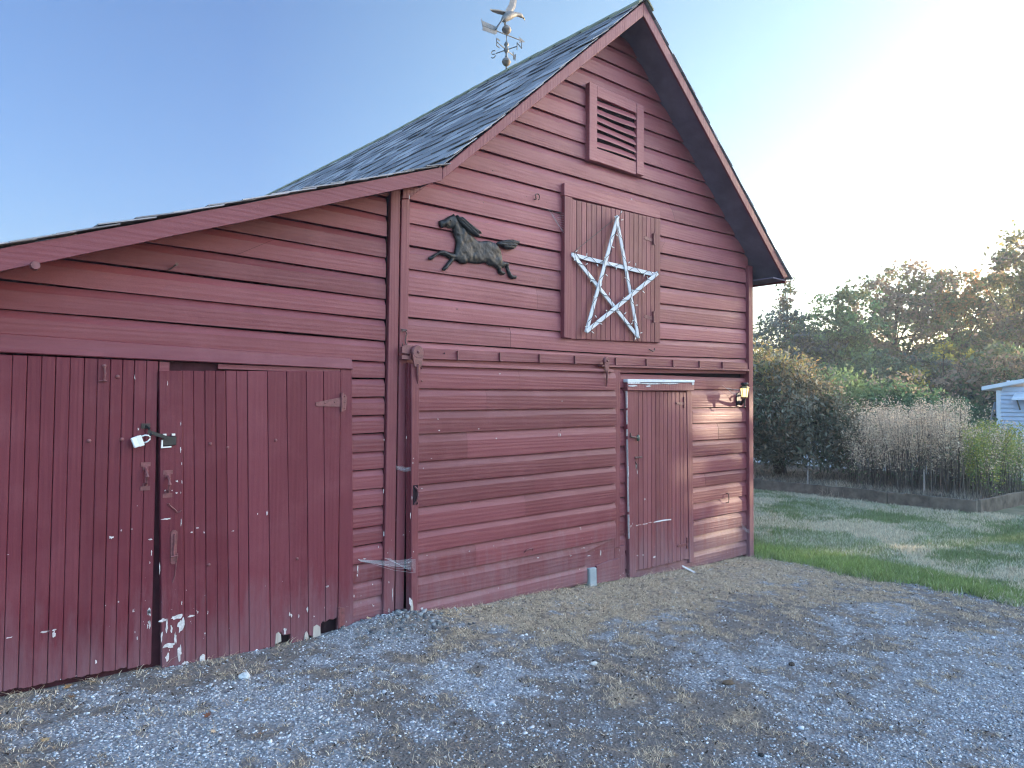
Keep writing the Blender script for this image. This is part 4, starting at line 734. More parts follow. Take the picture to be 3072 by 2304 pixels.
web('cobweb', 'small tattered cobweb high between the two gap posts', ladder((2.795, 1.195), (2.80, 1.17), (2.90, 1.185), (2.895, 1.16), 6, -.045, -.11)+ladder((2.80, 1.19), (2.84, 1.195), (2.86, 1.165), (2.895, 1.18), 4, -.045, -.09), (2.85, -.05, 1.18))
web('cobweb', 'thin triangular cobweb in the corner beside the loft door trim', ladder((4.35, 3.41), (4.50, 3.28), (4.525, 3.40), (4.525, 3.22), 9, -.03, -.06)+ladder((4.36, 3.41), (4.42, 3.37), (4.49, 3.25), (4.52, 3.23), 6, -.03, -.06), (4.5, -.04, 3.35))
web('cobweb', 'faint cobweb low down at the right corner board', ladder((7.50, .26), (7.52, .22), (7.62, .20), (7.62, .17), 5, -.03, -.06)+ladder((7.49, .30), (7.50, .27), (7.62, .18), (7.60, .16), 4, -.03, -.06), (7.55, -.03, .22))
web('cobweb', 'wispy cobweb between the lantern and the clapboards', ladder((7.10, 1.90), (7.20, 1.86), (7.40, 1.79), (7.40, 1.76), 5, -.03, -.08)+ladder((7.18, 1.86), (7.22, 1.87), (7.33, 1.86), (7.33, 1.84), 4, -.03, -.15), (7.3, -.05, 1.83))
# ------------------------------------------------------------------ gravel, straw and grass (uncountable: one object each)
def in_view(x, y, pad=.2):
    d = np.stack([x, y+4.621], 1); a = np.arctan2(d[:, 0], d[:, 1]); return (a > math.radians(40.6-36.2)-pad) & (a < math.radians(40.6+36.2)+pad)
def scatter(n, x0, x1, y0, y1, keep):
    x = RNG.uniform(x0, x1, n); y = RNG.uniform(y0, y1, n); k = in_view(x, y) & (RNG.random(n) < keep(x, y)) & ~((y > -.045) & (x < 7.72)); return x[k], y[k]
def stones(name, n, box, keep, rlo, rhi, pal, power=2.2):
    x, y = scatter(n, *box, keep); n = len(x); r = rlo+(rhi-rlo)*RNG.random(n)**power; z = gz(x, y)
    base = np.array([[-1, -1, -1], [1, -1, -1], [1, 1, -1], [-1, 1, -1], [-1, -1, 1], [1, -1, 1], [1, 1, 1], [-1, 1, 1]], float)*.62
    F = np.array([[3, 2, 1, 0], [4, 5, 6, 7], [0, 1, 5, 4], [1, 2, 6, 5], [2, 3, 7, 6], [3, 0, 4, 7]])
    v = base[None]*(1+RNG.uniform(-.38, .38, (n, 8, 3)))*np.stack([RNG.uniform(.8, 1.4, n), RNG.uniform(.7, 1.1, n), RNG.uniform(.45, .8, n)], 1)[:, None]
    a = RNG.uniform(0, 6.28, n); c, s = np.cos(a), np.sin(a); tl = RNG.uniform(-.5, .5, n); vx = v[..., 0]*c[:, None]-v[..., 1]*s[:, None]; vy = v[..., 0]*s[:, None]+v[..., 1]*c[:, None]; vz = v[..., 2]+vx*np.sin(tl)[:, None]
    V = np.stack([x[:, None]+vx*r[:, None], y[:, None]+vy*r[:, None], (z+r*.12)[:, None]+vz*r[:, None]], -1).reshape(-1, 3)
    f = (F[None]+8*np.arange(n)[:, None, None]).reshape(-1, 4); pal = np.array(pal); col = pal[RNG.integers(0, len(pal), n)]*RNG.uniform(.75, 1.25, (n, 1))
    return tag(bulk(name, V, f, M['pebble'], col=np.repeat(col, 6, 0)), kind='stuff')
def k_gravel(x, y):
    d, di, l = masks(x, y); return np.clip(1.0-.92*d-.75*di, .03, 1)*(1-l)*np.clip(1.15-.08*np.hypot(x, y+4.6), .35, 1)
GREY = [(.26, .27, .30), (.34, .355, .39), (.43, .445, .48), (.20, .205, .225), (.52, .53, .56), (.30, .295, .30), (.40, .37, .34), (.64, .65, .68)]
stones('gravel', 300000, (-.5, 8.2, -4.7, -.02), k_gravel, .0030, .0092, GREY)
stones('coarse_gravel', 1200, (0, 8.0, -4.5, -.05), lambda x, y: .35*k_gravel(x, y), .012, .022, GREY+[(.6, .6, .6)])
stones('coarse_gravel', 700, (2.2, 3.4, -.75, -.04), lambda x, y: np.exp(-((x-2.8)/.35)**2-((y+.2)/.25)**2), .010, .028, [(.10, .10, .11), (.16, .165, .175), (.24, .25, .26)])
def blades(name, x, y, h, w, lean, cols, flat=0., mat='blade', seg2=True):
    n = len(x); z = gz(x, y); a = RNG.uniform(0, 6.28, n); la = RNG.uniform(0, 6.28, n); d = np.stack([np.cos(a), np.sin(a)], 1)*w[:, None]*.5; L = np.stack([np.cos(la), np.sin(la)], 1)*(h*lean)[:, None]; hz = h*np.sqrt(np.clip(1-lean**2*.8, .02, 1))
    p0 = np.stack([x-d[:, 0], y-d[:, 1], z-.004], 1); p1 = np.stack([x+d[:, 0], y+d[:, 1], z-.004], 1)
    m0 = np.stack([x-d[:, 0]*.8+L[:, 0]*.35, y-d[:, 1]*.8+L[:, 1]*.35, z+hz*.62], 1); m1 = np.stack([x+d[:, 0]*.8+L[:, 0]*.35, y+d[:, 1]*.8+L[:, 1]*.35, z+hz*.62], 1)
    t0 = np.stack([x-d[:, 0]*.15+L[:, 0], y-d[:, 1]*.15+L[:, 1], z+hz], 1); t1 = np.stack([x+d[:, 0]*.15+L[:, 0], y+d[:, 1]*.15+L[:, 1], z+hz], 1)
    V = np.stack([p0, p1, m1, m0, t1, t0], 1).reshape(-1, 3); k = 6*np.arange(n)[:, None]
    f = np.concatenate([k+np.array([[0, 1, 2, 3]]), k+np.array([[3, 2, 4, 5]])], 1).reshape(-1, 4); return tag(bulk(name, V, f, M[mat], col=np.repeat(cols, 2, 0)), kind='stuff')
STRAW = np.array([(.78, .62, .45), (.58, .46, .33), (.84, .70, .53), (.34, .26, .19), (.66, .53, .39)])
def k_dry(x, y): d, di, l = masks(x, y); return np.clip(1.6*d*sstep(.42, .60, .55*fbm(x+3, y+5, 3, 7.)+.45*fbm(x+8, y+1, 2, 22.)+.03*d), 0, 1)*(1-l)
x, y = scatter(420000, -.3, 8.0, -4.6, -.03, k_dry); n = len(x)
blades('dry_grass', x, y, RNG.uniform(.006, .030, n)*(1+1.4*np.exp(-(y/.13)**2))*(1+.9*(RNG.random(n) < .05)), RNG.uniform(.0022, .005, n), RNG.uniform(.80, 1.08, n), STRAW[RNG.integers(0, 5, n)]*RNG.uniform(.65, 1.15, (n, 1)))
x, y = scatter(14000, -.3, 8.0, -4.6, -.03, lambda x, y: np.clip(.15+k_dry(x, y)+.5*(x < 1.2), 0, 1)*.6); n = len(x)
blades('straw_litter', x, y, RNG.uniform(.03, .12, n), RNG.uniform(.0018, .004, n), np.full(n, 1.05), STRAW[RNG.integers(0, 5, n)]*RNG.uniform(.5, 1.1, (n, 1)))
x, y = scatter(16000, -.2, 8, -4.4, -.03, lambda x, y: .10+.35*masks(x, y)[1]); n = len(x)      # dark crumbs of leaf and bark
stones_c = np.array([(.055, .042, .035), (.085, .06, .045), (.04, .032, .028)])
blades('leaf_crumbs', x, y, RNG.uniform(.008, .028, n), RNG.uniform(.006, .014, n), np.full(n, 1.0), stones_c[RNG.integers(0, 3, n)]*RNG.uniform(.7, 1.3, (n, 1)))
def k_lawn(x, y): return masks(x, y)[2]*(x < 14.1)*np.clip(1.5-.085*np.hypot(x, y+4.6), .35, 1)
x, y = scatter(520000, 7.5, 14.1, -3.2, 5.2, k_lawn); n = len(x)
pt = fbm(x, y, 5, .55)+.30*(fbm(x+7, y, 3, 4.)-.5); pt2 = fbm(x+31, y+8, 5, 1.1)+.35*(fbm(x+2, y+9, 3, 5.)-.5); edge = np.exp(-((x-8.05+.9*(fbm(x, y+44, 3, 1.2)-.5))/.5)**2)*(.35+1.1*fbm(x+5, y+2, 3, 2.5))
g = np.where((RNG.random((n, 1)) < .5), np.array([[.20, .27, .11]]), np.array([[.27, .32, .165]]))
tan = np.array([[.70, .61, .46]]); gry = np.array([[.52, .52, .40]])
f1 = sstep(.44, .58, pt+.10*np.exp(-((x-9.3)/.8)**2))*(1-edge*.95); f2 = sstep(.38, .56, pt2)*(1-edge); rr = RNG.random(n)
cols = np.where((rr < f1*.75)[:, None], tan, np.where((rr < f1*.75+f2*.5)[:, None], gry, g+edge[:, None]*np.array([[.06, .08, -.005]])))*RNG.uniform(.6, 1.25, (n, 1))
blades('lawn_grass', x, y, RNG.uniform(.02, .06, n)*(1+.5*edge)*(.6+.9*fbm(x, y+17, 3, 3.)), RNG.uniform(.004, .009, n), RNG.uniform(.2, .85, n), cols)
# ------------------------------------------------------------------ single stones and fallen leaves
def rock(name, label, x, y, r, col, sq=(1.2, .9, .6), cat='stone'):
    bm = bmesh.new(); bmesh.ops.create_icosphere(bm, subdivisions=2, radius=1); rg = random.Random(int(x*977)); off = rg.random()*50
    for v in bm.verts:
        k = 1+.5*(float(vnoise(v.co.x*1.7+off, v.co.y*1.7+v.co.z*2.3))-.5); v.co = Vector((v.co.x*sq[0], v.co.y*sq[1], v.co.z*sq[2]))*k*r
    me = bpy.data.meshes.new(name); bm.to_mesh(me); bm.free(); me.materials.append(simple(name+'_skin', col, .85, .3, var=.3, scale=60, bump=.4)); o = bpy.data.objects.new(name, me); COL.objects.link(o)
    o.location = (x, y, float(gz(x, y))+r*sq[2]*.45); o.rotation_euler.z = rg.random()*6; return tag(o, label, cat)
rock('stone', 'pale angular stone lying in front of the right plank door', 1.52, -.52, .028, (.52, .52, .52), (1.3, .9, .75))
rock('stone', 'small black stone on the gravel at the front right', 3.05, -2.85, .014, (.02, .02, .022))
rock('stone', 'dark brown clod on the pale gravel in the middle of the drive', 4.39, -2.29, .022, (.045, .035, .03), (1.5, .9, .5), 'clod')
rock('stone', 'whitish chip of stone among the dry grass in the middle', 3.36, -1.52, .022, (.62, .60, .58), (1.2, .8, .6))
rock('stone', 'reddish brown clod on the gravel between barn and camera', 3.74, -2.24, .026, (.13, .085, .055), (1.4, 1, .45), 'clod')
b = MB(); g_ = float(gz(6.3, -.2)); b.hexa([(6.30, -.215, g_), (6.318, -.22, g_), (6.318, -.21, g_+.012), (6.30, -.205, g_+.012), (6.225, -.12, g_+.06), (6.24, -.125, g_+.06), (6.24, -.118, g_+.072), (6.225, -.113, g_+.072)], .5)
o = b.build('wood_splinter', M['chip'], None); tag(o, 'pale splinter of wood leaning at the foot of the small door', 'splinter')
LEAFSH = [(0, -.5), (.05, -.25), (.42, -.38), (.25, -.1), (.62, .08), (.30, .14), (.38, .45), (.12, .32), (0, .68), (-.12, .32), (-.38, .45), (-.30, .14), (-.62, .08), (-.25, -.1), (-.42, -.38), (-.05, -.25)]
def fallen(label, x, y, s, col, rz, curl):
    bm = bmesh.new(); c = bm.verts.new((0, 0, 0)); ring = []
    for u, v in LEAFSH: d2 = u*u+v*v; ring.append(bm.verts.new((u, v, curl*d2+.08*math.sin(u*5+v*3))))
    for i in range(len(ring)): bm.faces.new((c, ring[i], ring[(i+1) % len(ring)]))
    st = bm.verts.new((.03, -.95, .12)); bm.faces.new((ring[0], ring[1], st))
    me = bpy.data.meshes.new('fallen_leaf'); bm.to_mesh(me); bm.free(); t = NT('dead_leaf'); t.bump(t.noise(t.pos(), 120, 3), .4, .004)
    me.materials.append(t.done(t.mix(t.ramp(t.noise(t.pos(), 40, 4), .35, .65), tuple(v*.7 for v in col), col), .75, .3))
    o = bpy.data.objects.new('fallen_leaf', me); COL.objects.link(o); o.location = (x, y, float(gz(x, y))+.014); o.scale = (s, s, s); o.rotation_euler = (random.uniform(-.35, .35), random.uniform(-.35, .35), rz)
    sd = o.modifiers.new('thick', 'SOLIDIFY'); sd.thickness = .02; tag(o, label, 'leaf', 'fallen leaves on the drive')
TAN_, ORG, PAL, RDB = (.42, .27, .13), (.36, .19, .08), (.52, .38, .25), (.24, .085, .045)
fallen('curled orange-brown leaf under the left plank door', .72, -.11, .040, ORG, .4, .35); fallen('tan leaf on the dirt close to the door edge', .835, -.10, .036, TAN_, 2.1, .3)
fallen('tan curled leaf, upper of two at the lower left', .53, -.78, .040, TAN_, 1.0, .4); fallen('pale star-shaped leaf, lower of two at the lower left', .515, -.88, .042, PAL, 4.0, .25)
fallen('reddish leaf standing curled on the gravel', 1.18, -.97, .036, RDB, .8, .9); fallen('pale tan leaf lying flat at the bottom', 1.14, -1.17, .030, PAL, 2.9, .2)
fallen('small yellow-brown leaf on the gravel', 1.40, -.88, .024, TAN_, 5.2, .4); fallen('dark brown leaf in the straw by the left door', .71, -.28, .034, (.16, .09, .05), 3.3, .5)
fallen('cream leaf at the foot of the lean-to clapboards', 2.56, -.09, .036, PAL, .2, .5); fallen('brown leaf near the bottom edge of the drive', 1.30, -1.33, .03, (.27, .15, .09), 1.9, .4)
# ------------------------------------------------------------------ garden edging
def plank_row(name, label, segs, cat='edging'):
    r = thing(name, label, cat, (*segs[0][0], -.15))
    for (p, q, h) in segs:
        p = Vector((*p, 0)); q = Vector((*q, 0)); d = (q-p).normalized(); nn = Vector((d.y, -d.x, 0)); k = 6; vs = []
        for i in range(k+1):
            c = p.lerp(q, i/k); z1 = -.15+h+random.uniform(-.008, .008); e = random.uniform(-.006, .006)
            for s, z in ((-.035, -.25), (.035, -.25), (.035, z1), (-.035, z1)): w = c+nn*(s+e); vs.append((w.x, w.y, z))
        b = MB(); b.add(vs, [(4*i+j, 4*i+(j+1) % 4, 4*i+4+(j+1) % 4, 4*i+4+j) for i in range(k) for j in range(4)]+[(3, 2, 1, 0), (4*k, 4*k+1, 4*k+2, 4*k+3)]); b.build('plank', M['edging'], r, .004)
    return r
plank_row('garden_edging', 'long low grey weathered timber edging in front of the weeds', [((14.2, 5.6), (14.12, 2.56), .225), ((14.08, 2.54), (13.98, .9), .235), ((13.98, .88), (13.90, -.58), .235)])
plank_row('garden_edging', 'short pale timber edging leading off to the right', [((13.94, -.60), (16.4, -.72), .245), ((16.42, -.72), (19.5, -.85), .25)])
def stake(label, x, y, h):
    b = MB(); b.prism([(x-.012, float(gz(x, y))-.05), (x+.012, float(gz(x, y))-.05), (x+.010, float(gz(x, y))+h), (x-.010, float(gz(x, y))+h)], y-.012, y+.012); tag(b.build('garden_stake', M['barewood'], None), label, 'stake', 'stakes in the garden bed')
stake('pale stake behind the left part of the edging', 14.35, 2.62, .30); stake('short thin stake beside the barn corner end of the edging', 14.4, 3.9, .14); stake('short stake at the middle of the edging', 14.3, 2.0, .16); stake('lone stake in front of the dark weed stalks', 14.8, .55, .42)
# ------------------------------------------------------------------ trees, shrubs and weeds
def leaf_quads(c, size, aspect=.55, droop=0., dirs=None):
    """one folded leaf (two faces) per centre; size per leaf"""
    n = len(c); a = RNG.normal(size=(n, 3)) if dirs is None else dirs+RNG.normal(size=(n, 3))*.45
    a[:, 2] -= droop; a /= np.linalg.norm(a, axis=1)[:, None]+1e-9
    r = RNG.normal(size=(n, 3)); b = np.cross(a, r); b /= np.linalg.norm(b, axis=1)[:, None]+1e-9; nn = np.cross(a, b)
    s = size[:, None]; w = s*aspect
    V = np.stack([c-a*s*.5, c+b*w*.5+nn*w*.18, c+a*s*.5, c-b*w*.5+nn*w*.18], 1).reshape(-1, 3)
    k = 4*np.arange(n)[:, None]; f = np.concatenate([k+np.array([[0, 1, 2]]), k+np.array([[0, 2, 3]])], 1).reshape(-1, 3); return V, f
def crown_points(lobes, n, cl_r, shell=.45, per=46):
    """leaf centres gathered in clumps through the lobes' volume"""
    vol = np.array([l[3]*l[4]*l[5] for l in lobes])**.75; zt_ = max(l[2] for l in lobes); vol = vol*np.array([.5 if (l[2] > .62*zt_ and len(lobes) > 4 and zt_ > 4) else 1. for l in lobes]); out = []; ids = []; k = 0
    for l, w in zip(lobes, vol/vol.sum()):
        m = max(2, int(n*w/per)); d = RNG.normal(size=(m, 3)); d /= np.linalg.norm(d, axis=1)[:, None]; rad = (shell+(1-shell)*RNG.random(m)**.6)[:, None]
        cc = np.array(l[:3])+d*rad*np.array(l[3:6])*(1+.28*RNG.normal(size=(m, 1))*.6)
        q = per; pts = cc[:, None]+RNG.normal(size=(m, q, 3))*cl_r*RNG.uniform(.6, 1.4, (m, 1, 1))*np.array([1, 1, .7]); out.append(pts.reshape(-1, 3)); ids.append(np.repeat(np.arange(m)+k, q)); k += m
    return np.concatenate(out), np.concatenate(ids)
def tree(name, label, base, lobes, n, leaf, pal, cat='tree', group=None, trunk=.16, cl_r=.35, aspect=.6, droop=.2, shell=.45, limbs=True, tops=None, topcol=None, stemn=1, per=46):
    if cat == 'tree': n = int(n*.8); cl_r *= .72; shell = max(shell, .6); leaf *= 1.12
    bx, by = base; bz = float(gz(bx, by)); r = thing(name, label, cat, (bx, by, bz), group)
    lobes = [(bx+l[0], by+l[1], bz+l[2], *l[3:]) for l in lobes]; b = MB(); top = max(lobes, key=lambda l: l[2])
    for sidx in range(stemn):
        ox, oy = (random.uniform(-.5, .5)*(stemn > 1), random.uniform(-.5, .5)*(stemn > 1)); pts = [(bx+ox*.3, by+oy*.3, bz-.1)]
        for k in range(1, 6): t = k/5; pts.append((lerp(bx+ox*.3, top[0]+ox, t)+random.uniform(-.12, .12)*trunk*6, lerp(by+oy*.3, top[1]+oy, t)+random.uniform(-.12, .12)*trunk*6, lerp(bz, top[2]+top[5]*.5, t)))
        b.tube(pts, [trunk*lerp(1, .18, (k/5)**.8) for k in range(6)], 7, .5)
        if limbs:
            for l in lobes:
                j = random.randint(1, 3); s = pts[j]; e = (l[0], l[1], l[2]+l[5]*.2); md = [(s[i]+e[i])/2+random.uniform(-.2, .2) for i in range(3)]; b.tube([s, md, e], [trunk*.45, trunk*.28, trunk*.08], 5, .5)
                for _ in range(3): q = (l[0]+random.uniform(-.8, .8)*l[3], l[1]+random.uniform(-.8, .8)*l[4], l[2]+random.uniform(-.3, .8)*l[5]); b.tube([md, [(md[i]+q[i])/2 for i in range(3)], q], [trunk*.2, trunk*.12, trunk*.03], 4, .5)
    b.build('trunk', M['bark'], r)
    c, ids = crown_points(lobes, n, cl_r, shell, per); c = c[c[:, 2] > bz+.05] if not limbs else c; ids = ids[:len(c)]
    size = leaf*RNG.uniform(.6, 1.35, len(c)); V, f = leaf_quads(c, size, aspect, droop); pal = np.array(pal)
    ci = RNG.integers(0, len(pal), ids.max()+1)[ids]; swap = RNG.random(len(c)) < .3; ci[swap] = RNG.integers(0, len(pal), swap.sum()); col = pal[ci]*RNG.uniform(.7, 1.3, (len(c), 1))
    if topcol is not None:            # leaves take the top colour more often towards the top
        hz = (c[:, 2]-c[:, 2].min())/(np.ptp(c[:, 2])); k = RNG.random(len(c)) < sstep(tops, 1.0, hz+.25*(fbm(c[:, 0], c[:, 1], 2, .9)-.5)); col[k] = np.array(topcol)[RNG.integers(0, len(topcol), k.sum())]*RNG.uniform(.7, 1.25, (k.sum(), 1))
    bulk('crown', V, f, M['leaf'], r, col=np.repeat(col, 2, 0)); return r
def br(l, k=2.8): return [tuple(v*k for v in c) for c in l]
DKG = [(.035, .055, .028), (.05, .075, .035), (.028, .042, .026), (.06, .08, .04)]; MIDG = [(.055, .095, .035), (.075, .12, .045), (.04, .07, .03), (.09, .13, .05)]
BRN = [(.10, .078, .058), (.08, .066, .048), (.06, .072, .04), (.115, .088, .062)]; OLIVE = [(.085, .09, .035), (.065, .075, .03), (.11, .10, .04)]; BLUE = [(.04, .055, .05), (.055, .07, .062), (.035, .045, .042)]
YEL = [(.22, .17, .04), (.18, .15, .04), (.16, .10, .035)]; ORN = [(.20, .10, .04), (.16, .085, .04), (.14, .10, .045)]
DKG, MIDG, BRN, OLIVE, BLUE, YEL, ORN = [br(l) for l in (DKG, MIDG, BRN, OLIVE, BLUE, YEL, ORN)]
# dark bush at the corner of the barn
tree('maple_bush', 'big dark drooping bush with yellow sunlit tips by the right corner of the barn', (15.75, 3.95),
     [(-.1, .2, 1.35, 1.3, 1.35, .9), (.1, .6, 2.15, .95, 1.0, .75), (-.6, -.75, 1.25, .95, .95, .85), (-.2, -.15, 1.95, 1.0, .95, .75), (-.3, 1.4, 1.4, .9, .9, .9), (-.2, -1.3, 1.0, .70, .65, .70), (.2, 1.0, 2.7, .5, .6, .4), (-.7, .3, .95, .8, 1.0, .5)],
     34000, .125, [(.11, .12, .085), (.14, .135, .09), (.17, .14, .09), (.11, .145, .085), (.20, .155, .10), (.26, .27, .22), (.23, .23, .17)], 'bush', trunk=.09, cl_r=.17, aspect=.36, droop=.75, shell=.68, tops=.55, topcol=[(.36, .31, .12), (.27, .27, .12), (.38, .27, .12), (.23, .24, .11)], stemn=3, per=40)  # yellow top leaves carry the low sunlight in their colour
# shrubs behind the weeds
tree('garden_shrub', 'bright green rounded shrub just right of the dark bush', (23.8, 6.2), [(0, .2, 2.2, 1.3, 1.0, .8), (.2, .9, 1.5, 1.2, 1.0, 1.2), (0, -.6, 1.5, 1.2, .9, 1.0)], 12000, .13, [(.19, .28, .11), (.24, .32, .14), (.14, .22, .09)], 'shrub', trunk=.07, cl_r=.2, stemn=2)
tree('garden_shrub', 'deep green domed shrub with reddish top above the dry weeds', (24.3, 4.1), [(0, .5, 1.75, 1.3, 1.1, .85), (0, -.5, 1.55, 1.2, 1.0, .75), (.3, 0, .8, 1.3, 1.6, .8)], 14000, .13, [(.10, .19, .09), (.15, .25, .11), (.075, .14, .07)], 'shrub', trunk=.07, cl_r=.2, tops=.7, topcol=BRN, stemn=2)
tree('garden_shrub', 'low pale green shrub left of the white shed', (25.2, 2.75), [(0, .2, 1.25, .9, .8, .7), (.2, -.3, .8, .8, .5, .7)], 8000, .12, [(.17, .24, .12), (.22, .28, .15), (.13, .18, .10)], 'shrub', trunk=.05, cl_r=.18, stemn=2)
# trees at the back, left to right in the picture
G = 'trees along the back of the garden'
tree('bare_topped_tree', 'thin half-bare tree standing highest beside the barn eave', (35.5, 14.35), [(0, 0, 7.9, .45, .45, .8), (.1, 0, 6.6, .5, .5, .6), (0, .3, 7.2, .35, .5, .3), (0, -.4, 6.2, .4, .5, .3)], 900, .17, OLIVE+BRN, group=G, trunk=.13, cl_r=.15, shell=.3, per=14)
tree('bluish_tree', 'dark blue-green tree under the half-bare treetop', (35.0, 14.0), [(0, .2, 5.3, 1.4, 1.4, 1.5), (0, 1.4, 4.6, 1.3, 1.3, 1.5), (0, -.8, 4.2, 1.3, 1.3, 1.6), (0, 0, 2.6, 1.8, 2.4, 1.6)], 11000, .19, BLUE+DKG[:1], group=G, trunk=.18, cl_r=.30, shell=.5)
tree('green_tree', 'rounded mid green tree left of the rusty brown one', (36.4, 11.9), [(0, .2, 6.6, 1.3, 1.3, 1.4), (0, 1.2, 5.4, 1.3, 1.4, 1.5), (0, -.9, 5.7, 1.2, 1.3, 1.5), (0, 0, 3.8, 1.8, 2.2, 1.9), (.2, 2.0, 3.6, 1.2, 1.3, 1.6)], 16000, .19, MIDG+DKG, group=G, trunk=.2, cl_r=.32, shell=.45, tops=.75, topcol=OLIVE)
tree('rusty_tree', 'broad rusty brown tree with ragged top behind the green shrubs', (41.5, 11.2), [(0, 0, 8.0, 1.6, 1.5, 1.6), (0, 1.3, 7.1, 1.4, 1.3, 1.5), (0, -1.5, 7.7, 1.5, 1.5, 1.6), (0, 0, 5.4, 2.2, 2.6, 2.0), (0, 1.4, 3.6, 2.0, 2.0, 2.0), (0, -1.2, 3.4, 2.0, 2.0, 2.0)], 20000, .21, BRN+OLIVE[:1], group=G, trunk=.25, cl_r=.36, shell=.4)
tree('orange_topped_tree', 'tall green tree with an orange-tinted crown in the middle of the row', (42.9, 8.7), [(0, 0, 7.9, 1.4, 1.4, 1.4), (0, 1.3, 7.4, 1.2, 1.2, 1.4), (0, -1.3, 7.5, 1.3, 1.3, 1.4), (0, .3, 5.4, 2.0, 2.3, 1.9), (0, 0, 3.4, 2.2, 2.4, 2.0)], 17000, .21, OLIVE+MIDG[:2]+DKG[:2], group=G, trunk=.25, cl_r=.33, shell=.35, tops=.55, topcol=ORN+OLIVE)
tree('dark_tree', 'dark green tree with gaps of sky near the right edge', (43.2, 6.7), [(0, 0, 7.4, 1.2, 1.2, 1.5), (0, 1.0, 6.2, 1.2, 1.3, 1.6), (0, -1.0, 6.3, 1.2, 1.3, 1.6), (0, 0, 4.2, 1.9, 2.0, 2.0), (0, .3, 2.4, 2.0, 2.2, 1.5)], 12000, .21, DKG+BLUE[:1]+OLIVE[:1], group=G, trunk=.24, cl_r=.3, shell=.4)
tree('tall_tree', 'tallest olive tree cut by the right edge of the photo', (39.5, 4.6), [(0, .2, 8.6, 1.3, 1.2, 1.5), (0, -1.0, 8.2, 1.4, 1.4, 1.7), (0, .7, 6.6, 1.3, 1.2, 1.6), (0, -1.2, 6.0, 1.6, 1.6, 1.8), (0, 0, 4.2, 2.0, 2.0, 1.8)], 13000, .2, OLIVE+BRN[:2]+DKG[:1], group=G, trunk=.24, cl_r=.3, shell=.35)
tree('sapling', 'small bright yellow sapling in front of the dark trees', (33.0, 6.1), [(0, 0, 4.2, .40, .45, .35), (0, -.6, 3.8, .3, .35, .3), (0, .9, 3.2, .4, .5, .4)], 420, .14, [(.42, .36, .06), (.34, .32, .08)], group=G, trunk=.06, cl_r=.16, per=20)
for k, (X, Y, lab, pal, h) in enumerate(((33.0, 11.6, 'lower brownish tree behind the bright green shrub', BRN+DKG, 3.7), (34.5, 9.2, 'lower dark green tree behind the domed shrub', DKG, 4.4), (35.5, 7.0, 'lower blackish green tree left above the shed', DKG+BLUE, 4.3), (34.0, 4.2, 'lower rust-tinged tree above the shed roof', DKG+BRN, 4.4), (31.5, 14.2, 'low dark tree behind the top of the corner bush', BLUE+DKG, 3.4))):
    tree('understory_tree', lab, (X, Y), [(0, 0, h*.72, 1.5, 1.7, h*.26), (0, 1.5, h*.6, 1.3, 1.4, h*.26), (0, -1.5, h*.62, 1.3, 1.4, h*.25), (0, 0, h*.3, 1.8, 2.4, h*.3)], 11000, .19, pal, group=G, trunk=.13, cl_r=.3, shell=.45)
